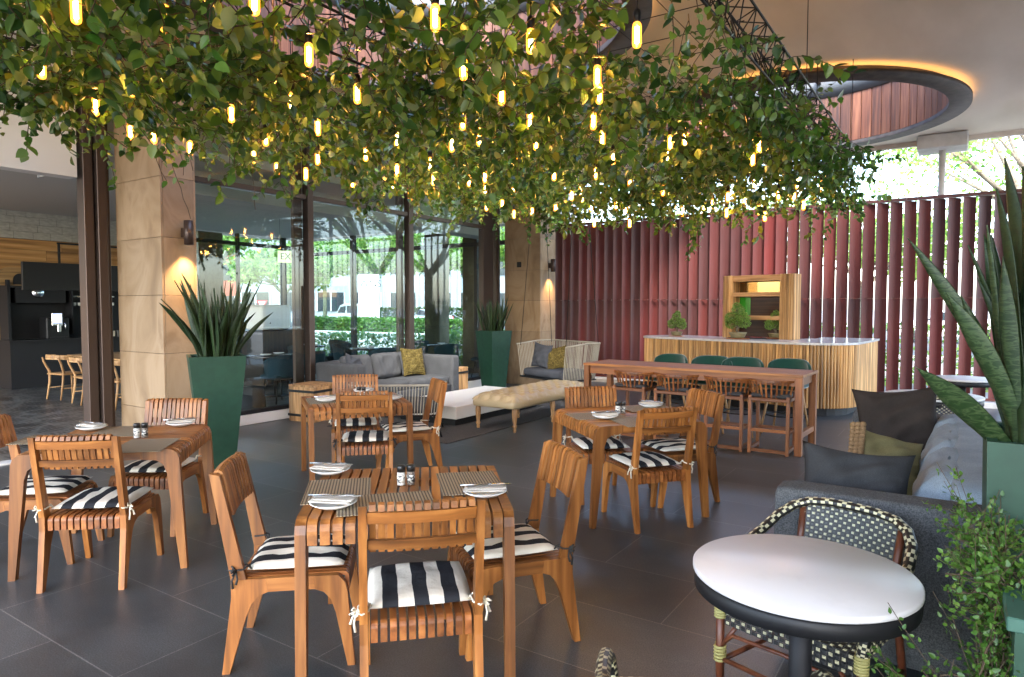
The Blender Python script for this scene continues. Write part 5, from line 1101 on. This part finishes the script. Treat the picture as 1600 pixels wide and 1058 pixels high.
g = MB(); g.box((0, -.3, .50), (.03, .03, .34)); g.box((0, .3, .68), (.03, 1.25, .03)); g.box((0, .9, .52), (.03, .03, .34)); g.tube([(0, .3, .68), (0, .3, 1.56)], .012, 6); g.build('bracket', black, hs_)
# interior timber table and wishbone chairs
itb = thing('restaurant_table', 'pale wooden restaurant table seen through the open doorway', 'table', (-12.3, 6.15, 0), R(90)); g = MB(); g.box((0, 0, .735), (.9, 2.4, .03), b=.004); g.build('tabletop', oak[1], itb); g = MB(); g.box((0, -.7, .36), (.12, .12, .71)); g.box((0, .7, .36), (.12, .12, .71)); g.build('pedestal', black, itb)
def make_ichair():
    t = thing('restaurant_chair', 'x', 'chair')
    for sx in (-1, 1):
        g = MB(); g.tube([(sx * .2, .2, 0), (sx * .19, .19, .45)], [.012, .02], 8); g.build('leg', oak[2], t)
        g = MB(); g.tube([(sx * .2, -.24, 0), (sx * .19, -.19, .3), (sx * .2, -.18, .48), (sx * .24, -.25, .66), (sx * .22, -.28, .74)], [.012, .02, .021, .018, .014], 8); g.build('leg', oak[2], t)
    g = MB(); g.rbox((0, 0, .445), (.46, .43, .035), .016, 8); g.build('seat', oak[1], t); g = MB(); pts = [(.25 * sin(a), -.06 - .25 * cos(a), .73 + .02 * cos(a)) for a in [R(-95 + 190 * k / 12) for k in range(13)]]
    for a, b in zip(pts, pts[1:]): g.bar(a, b, .02, .085, b=.006, cv=.5)
    g.build('backrest', oak[0], t); g = MB(); g.tube([(-.19, .19, .2), (-.19, -.2, .2)], .009, 6); g.build('stretcher', oak[1], t); g = MB(); g.tube([(.19, .19, .2), (.19, -.2, .2)], .009, 6); g.build('stretcher', oak[1], t); return t
ic = make_ichair(); index_kids()
for i, (x, y, rz, lab) in enumerate([(-13.15, 5.55, 8, 'pale wooden chair at the left end of the indoor table'), (-12.15, 5.50, -5, 'pale wooden chair left of the bronze door post, drawn up to the indoor table'), (-11.15, 5.50, 4, 'pale wooden chair seen between the door post and the stone column')]):
    if i == 0: ic.location = (x, y, 0); ic.rotation_euler = (0, 0, R(rz)); tag(ic, lab, 'chair', 'pale wooden restaurant chairs')
    else: dup(ic, (x, y, 0), (0, 0, R(rz)), lab, 'pale wooden restaurant chairs')
g = MB(); g.lathe([(.035, 0), (.04, .08), (.015, .12), (.012, .2), (.02, .22)], 12); small('glass_bottle', 'small clear bottle on the pale indoor table', 'bottle', g, glass_mat('bottle_glass', (.7, .75, .7), 1, .08), (-12.7, 5.95, .752))
# dark shell chairs and round dark tables behind the glass
teal = fabric('dark_teal_fabric', (.018, .045, .06))
def make_shell():
    t = thing('shell_chair', 'x', 'chair'); g = MB(); n = 12; m_ = 5; vs = []; fs = []
    for j in range(m_ + 1):
        v = j / m_
        for i in range(n + 1): u = -1 + 2 * i / n; a = u * 1.7; rr = .25 + .04 * v; vs.append((rr * sin(a), -rr * cos(a), .45 + (.37 - .12 * abs(u) ** 2.5) * v))
    nn = len(vs); vs += [(x * .86, y * .86, z) for x, y, z in vs]
    for j in range(m_):
        for i in range(n): a = j * (n + 1) + i; fs += [(a, a + 1, a + n + 2, a + n + 1), (a + nn, a + n + 1 + nn, a + n + 2 + nn, a + 1 + nn)]
    for i in range(n): a = m_ * (n + 1) + i; fs.append((a, a + 1, a + 1 + nn, a + nn))
    g.add(vs, fs, 0, .5, True); g.build('backrest', teal, t); g = MB(); g.rbox((0, 0, .44), (.46, .44, .09), .045, 6); g.build('seat', teal, t)
    for sx in (-1, 1):
        for sy in (-1, 1): g = MB(); g.tube([(sx * .13, sy * .13, .4), (sx * .22, sy * .21, 0)], .011, 6); g.build('leg', black, t)
    return t
sc = make_shell(); index_kids()
slots = [(-9.55, 9.75, 60), (-9.75, 10.45, 70), (-10.9, 10.0, -60), (-9.4, 11.55, 60), (-10.6, 11.9, 180), (-9.6, 7.3, 90), (-9.9, 8.2, 80), (-11.6, 9.4, 30), (-11.9, 10.6, 150), (-10.5, 6.4, 0), (-12.7, 11.5, 10), (-8.95, 12.3, 100)]
nms = ['behind the middle of the grey sofa', 'behind the right part of the grey sofa', 'across the table behind the grey sofa', 'behind the gold pillow, beyond the glass', 'at the far table by the end glazing', 'nearest the glass, left of the grey sofa', 'between the nearest pane and the sofa', 'beside the white cabinet', 'at the far left of the end glazing', 'left behind the big green planter', 'before the far street window', 'by the corner of the end glazing']
for i, ((x, y, rz), nm) in enumerate(zip(slots, nms)):
    lab = 'dark teal shell chair inside the restaurant ' + nm
    if i == 0: sc.location = (x, y, 0); sc.rotation_euler = (0, 0, R(rz)); tag(sc, lab, 'chair', 'dark shell chairs behind the glass')
    else: dup(sc, (x, y, 0), (0, 0, R(rz)), lab, 'dark shell chairs behind the glass')
def rtab(lab, x, y, r_=.42):
    t = thing('dark_table', lab, 'table', (x, y, 0), 0, 'dark round tables behind the glass'); g = MB(); g.lathe([(0, .72), (r_, .72), (r_, .75), (0, .75)], 32); g.build('tabletop', mat('dark_tabletop', (.03, .035, .04), .2), t); g = MB(); g.lathe([(.03, .01), (.03, .72)], 12); g.lathe([(.24, 0), (.24, .012)], 24); g.build('pedestal', black, t)
    for k in range(2):
        a = k * 2.6 + x; d_ = dup(pp, (x + .22 * cos(a), y + .22 * sin(a), .752), label='white plate on the dark table ' + ['nearest side', 'far side'][k] + ', ' + lab.split('table ')[1], group='plates behind the glass')
rtab('dark round table behind the middle of the grey sofa', -10.35, 10.15); rtab('dark round table by the far street window', -9.9, 12.1); rtab('dark round table left of the grey sofa, beyond the glass', -10.35, 7.8, .5); rtab('dark round table beside the white cabinet', -12.2, 10.0)
wc = thing('white_cabinet', 'white rounded box standing on a dark cabinet behind the nearest pane', 'cabinet', (-12.2, 9.05, 0), R(20)); g = MB(); g.box((0, 0, .56), (.5, 1.2, 1.12), b=.01); g.build('base', dark, wc); g = MB(); g.rbox((0, .0, 1.40), (.45, 1.05, .52), .07, 10); g.build('box', whitep, wc); g = MB(); g.lathe([(0, 0), (.02, 0)], 10); g.box((.228, -.3, 1.28), (.006, .03, .03)); g.build('knob', black, wc)
g = MB(); g.lathe([(.18, 0), (.22, .1), (.2, .42), (0, .44)], 24); small('pouffe', 'dark round stool just behind the nearest pane', 'stool', g, dgrey_fab, (-8.75, 6.15, .0)); g = MB(); g.rbox((0, 0, .3), (.7, .9, .3), .08, 8, puff=.03); small('low_seat', 'pale grey low seat behind the nearest pane by the planter', 'seat', g, grey_fab, (-9.4, 5.75, 0))
es = thing('exit_sign', 'green exit sign hung on thin rods inside the restaurant', 'sign', (-12.4, 9.75, 2.72), R(72)); g = MB(); g.box((0, 0, 0), (.50, .02, .26), b=.003); g.build('panel', mat('exit_pale', (.55, .62, .38), .4, emis=(.6, .7, .35), estr=.12), es); text_mesh('lettering', 'EXIT', .20, (0, -.014, 0), (R(90), 0, 0), mat('exit_dark', (.05, .09, .04), .6), es)
g = MB(); g.tube([(-.2, 0, .12), (-.2, 0, .83)], .005, 5); g.tube([(.2, 0, .12), (.2, 0, .83)], .005, 5); g.build('rod', steel, es)
# ================================================================== OUTSIDE
def tree(lab, x, y, h, rc_, n, mats, s=.16, seed=0, trunk=palebark, group='street trees beyond the restaurant', hf=.42, flat=.55, name='street_tree', ls=None):
    rs = np.random.RandomState(seed); t = thing(name, lab, 'tree', (x, y, 0), 0, group); g = MB(); tips = []
    for k in range(5):
        a = k * 1.257 + rs.rand(); r_ = rc_ * (.35 + .3 * rs.rand()); tip = (cos(a) * r_, sin(a) * r_, h * (.72 + .18 * rs.rand())); mid = (cos(a) * r_ * .35, sin(a) * r_ * .35, h * (hf + .12)); g.tube([(0, 0, 0) if k == 0 else (0, 0, h * hf * .8), (0, 0, h * hf), mid, tip], [h * .022, h * .018, h * .011, h * .004], 7); tips.append(tip)
        for q in range(4):
            b = a + rs.uniform(-.9, .9); t2 = (cos(b) * rc_ * rs.uniform(.6, .95), sin(b) * rc_ * rs.uniform(.6, .95), h * rs.uniform(.6, .92)); g.tube([mid, tuple((mid[i] + t2[i]) / 2 + rs.uniform(-.1, .1) for i in range(3)), t2], [h * .008, h * .006, h * .002], 5); tips.append(t2)
    g.build('trunk', trunk, t); P = []
    for k in range(34):
        c = np.array(tips[k % len(tips)]) * (1, 1, 1) + rs.normal(size=3) * [rc_ * .16, rc_ * .16, h * .045]; m_ = n // 34; v = rs.normal(size=(m_, 3)); v /= np.linalg.norm(v, axis=1)[:, None]; P.append(c + v * (rs.rand(m_)[:, None] ** .45) * np.array([rc_ * .30, rc_ * .30, rc_ * .30 * flat]))
    P = np.vstack(P); m_ = len(P); leaf_obj('crown', P, rs.normal(size=(m_, 3)), rs.normal(size=(m_, 3)) + [0, 0, 1.2], rs.uniform(s * .6, s * 1.2, m_), rs.choice([0, 0, 1], m_), mats, parent=t)
TL = [treeleaf, leafB]
for i, (x, y, h, r_, sd) in enumerate([(-42.0, 41.5, 8.5, 4.2, 1), (-36.3, 43.1, 8, 3.6, 2), (-42.7, 37.0, 8.0, 3.4, 3), (-33.4, 45.0, 8, 3.6, 4), (-36.7, 28.4, 5.6, 3.4, 5), (-46.3, 29.3, 9, 4.6, 6)]):
    tree('light green street tree across the road, ' + ['behind the white van', 'behind the white sedan', 'left of the white van', 'rightmost beyond the end glazing', 'seen above the white cabinet', 'farthest left by the red brick block'][i], x, y, h, r_, 5200, TL, .30, sd, group=None)
tree('airy green tree rising above the fence at the right, nearest the white post', 2.2, 21.5, 8.2, 4.6, 9000, TL, .13, 11, bark, hf=.35, flat=.5, group=None); tree('airy green tree above the fence at the far right edge', 7.5, 24, 9, 4.8, 7500, TL, .14, 12, bark, hf=.35, flat=.5, group=None); tree('green tree behind the left part of the red fence', -8.5, 30, 6.2, 3.6, 4000, TL, .2, 13, bark, group=None); tree('low green tree behind the middle of the red fence', -3, 28, 5.4, 3.2, 5000, TL, .22, 14, bark, group=None)
# hedges and planting outside the end glazing
def hedge(lab, c, d, n, s, mats, kindname='hedge'):
    v = rng.uniform(-1, 1, (n, 3)); ax = rng.randint(0, 3, n); 
    for i in range(n):
        if ax[i] < 3 and rng.rand() < .7: v[i, ax[i]] = np.sign(v[i, ax[i]]) * rng.uniform(.85, 1.05)
    P = np.array(c) + v * np.array(d) / 2; P[:, 2] = np.maximum(P[:, 2], .02); return tag(leaf_obj(kindname, P, rng.normal(size=(n, 3)) + v, rng.normal(size=(n, 3)) + [0, 0, 1], rng.uniform(s * .6, s * 1.2, n), rng.choice([0, 1], n), mats), lab, kindname)
hedge('clipped green hedge in front of the parked white van', (-31, 31, .4), (12, 1.6, .8), 7000, .22, [bushleaf, leafB]); hedge('dark green hedge behind the parked cars', (-40, 46, .7), (14, 1.6, 1.4), 5000, .26, [bushleaf, leafA])
hedge('loose green planting just outside the end glazing', (-14.5, 15.5, .35), (7, 1.6, .7), 5000, .11, [bushleaf, leafC], 'planting'); hedge('pale grassy planting outside the corner pane of the end glazing', (-10.6, 15.6, .45), (3.4, 1.6, .9), 4500, .11, [leafC, treeleaf], 'planting'); hedge('green planting beyond the louvre fence', (-1.5, 16.5, .6), (9, 1.6, 1.2), 7000, .10, [bushleaf, treeleaf], 'planting')
g = MB(); g.box((0, 0, .3), (14, .25, .6)); tag(g.build('low_wall', kerbm, None, (-18.5, 19.5, 0)), 'low pale wall before the road outside the end glazing', 'wall')
carw = mat('white_car_paint', (.55, .56, .57), .25); cglass = mat('dark_car_glass', (.03, .04, .05), .08); tyre = mat('tyre', (.02, .02, .02), .8); tail = mat('tail_light', (.55, .02, .03), .3)
def vehicle(name, lab, cat, loc, rz, prof, glassprof, W_, wheels, tl):
    t = thing(name, lab, cat, loc, rz); g = MB(); n = len(prof); vs = []; fs = []
    for s_, k in ((-1, 1), (-1, 0), (1, 0), (1, 1)): pass
    secs = [(-W_ / 2, .93), (-W_ / 2 + .10, 1), (W_ / 2 - .10, 1), (W_ / 2, .93)]
    cz = 1.0
    for xx, q in secs:
        for (a, b) in prof: vs.append((xx * (1 if b < 1.0 else .90), a * (1 - (1 - q) * .35), .35 + (b - .35) * (1 - (1 - q) * .6)))
    for j in range(3):
        for i in range(n): fs.append((j * n + i, j * n + (i + 1) % n, (j + 1) * n + (i + 1) % n, (j + 1) * n + i)[::-1])
    fs += [tuple(range(n)), tuple(range(3 * n, 4 * n))[::-1]]; g.add(vs, fs, 0, .5); g.build('body', carw, t)
    for gp in glassprof:
        g = MB(); g.prism(gp, -W_ / 2 * .955, W_ / 2 * .955, 'x'); g.build('window', cglass, t)
    for wy in wheels:
        for sx in (-1, 1):
            w_ = MB(); w_.lathe([(.2, -.1), (.33, -.1), (.34, 0), (.33, .1), (.2, .1)], 20); wo_ = w_.build('wheel', tyre, t, (sx * (W_ / 2 - .1), wy, .34)); wo_.rotation_euler = (0, R(90), 0); r_ = MB(); r_.lathe([(0, -.085), (.2, -.085), (.2, .085), (0, .085)], 16); r_.build('rim', steel, wo_)
    for sx in (-1, 1): g = MB(); g.box((sx * (W_ / 2 - .16), tl[0], tl[1]), (.26, .06, .22), b=.02); g.build('tail_light', tail, t)
vehicle('white_van', 'white utility van with canopy parked across the road', 'van', (-39.0, 36.5, 0), R(78), [(-2.3, .4), (-2.35, 1.0), (-2.25, 1.8), (-.1, 1.88), (.5, 1.75), (1.1, 1.12), (2.25, 1.0), (2.4, .7), (2.35, .35), (-2.3, .35)], [[(-2.05, 1.15), (-2.0, 1.68), (-.6, 1.7), (-.6, 1.15)], [(-.35, 1.15), (-.35, 1.68), (.35, 1.6), (.8, 1.15)]], 1.78, (-1.5, 1.45), (-2.33, .9))
vehicle('white_sedan', 'white sedan with red tail lights parked across the road', 'car', (-32.7, 38.3, 0), R(62), [(-2.3, .4), (-2.35, .85), (-2.2, 1.0), (-1.5, 1.08), (-.8, 1.42), (.2, 1.44), (1.0, 1.02), (2.1, .85), (2.3, .6), (2.3, .32), (-2.3, .32)], [[(-1.25, 1.03), (-.72, 1.36), (-.25, 1.38), (-.25, 1.03)], [(-.15, 1.03), (-.15, 1.38), (.15, 1.38), (.75, 1.03)]], 1.78, (-1.4, 1.4), (-2.31, .82))
vehicle('parked_car', 'white car passing behind the right part of the louvre fence', 'car', (-.5, 36, 0), R(90), [(-2.3, .4), (-2.35, .85), (-2.2, 1.0), (-1.5, 1.08), (-.8, 1.42), (.2, 1.44), (1.0, 1.02), (2.1, .85), (2.3, .6), (2.3, .32), (-2.3, .32)], [[(-1.25, 1.03), (-.72, 1.36), (-.25, 1.38), (-.25, 1.03)], [(-.15, 1.03), (-.15, 1.38), (.15, 1.38), (.75, 1.03)]], 1.78, (-1.4, 1.4), (-2.31, .82))
def building(name, lab, loc, rz, w, d, floors, fh, wallm, nwin, winm=cglass, base=0, gaps=.25, sill=.3):
    t = thing(name, lab, 'building', loc, rz); g = MB(); g.box((0, d / 2, floors * fh / 2), (w, d, floors * fh)); g.build('wall', wallm, t); g = MB(); g.box((0, d / 2, floors * fh + .25), (w + .6, d + .6, .5)); g.build('roof', kerbm, t)
    for f in range(floors):
        for k in range(nwin):
            ww = w / nwin; g = MB(); g.box((-w / 2 + ww * (k + .5), -.02, f * fh + fh * .55), (ww * (1 - gaps), .12, fh * .5)); fr_ = g.build('window', winm, t)
            g = MB(); x_ = -w / 2 + ww * (k + .5)
            for q in (-.5, 0, .5): g.box((x_ + q * ww * (1 - gaps), -.1, f * fh + fh * .55), (.12, .08, fh * .5))
            g.build('frame', whitep, fr_)
    return t
greyb = mat('grey_render', (.22, .26, .30), .8); whiteb = mat('white_render', (.30, .31, .32), .8); redb = noisy('red_brick', (.36, .07, .045), (.44, .10, .06), 3, .85, .1)
building('office_building', 'pale office block with dark window bands and white entrance across the road', (-51, 52.4, 0), R(44), 30, 10, 3, 3.9, whiteb, 8)
building('brick_building', 'red brick and white block at the far left beyond the restaurant', (-70, 48, 0), R(52), 8, 12, 5, 3.6, redb, 2); building('white_building', 'white block with wide dark windows beside the red brick block', (-75, 35, 0), R(62), 16, 12, 5, 3.6, whiteb, 3, gaps=.12)
building('street_building', 'tall glassy office block rising behind the street trees', (-68, 76, 0), R(40), 50, 12, 7, 4, greyb, 12)
sg = thing('sign_pylon', 'white pylon sign across the road before the office block', 'sign', (-36.4, 35.7, 0), R(44)); g = MB(); g.box((0, 0, 2.0), (1.5, .4, 4.0), b=.02); g.build('slab', whitep, sg); text_mesh('lettering', 'WNS', .72, (.1, -.215, 3.3), (R(90), 0, 0), mat('sign_grey', (.05, .05, .06), .6), sg, .01)
for i, (x, y) in enumerate(((-35.4, 24.5), (-34.6, 25.2))):
    t = thing('yield_sign', 'red bordered triangular yield sign beyond the side glazing, ' + ['left one of the pair', 'right one of the pair'][i], 'road sign', (x, y, 0), R(50)); g = MB(); g.tube([(0, 0, 0), (0, 0, 1.6)], .04, 8); g.build('pole', steel, t)
    g = MB(); g.prism([(-.32, 2.0), (.32, 2.0), (0, 1.45)], -.03, .03, 'y'); g.build('border', tail, t); g = MB(); g.prism([(-.20, 1.93), (.20, 1.93), (0, 1.58)], -.05, -.032, 'y'); g.build('face', whitep, t)
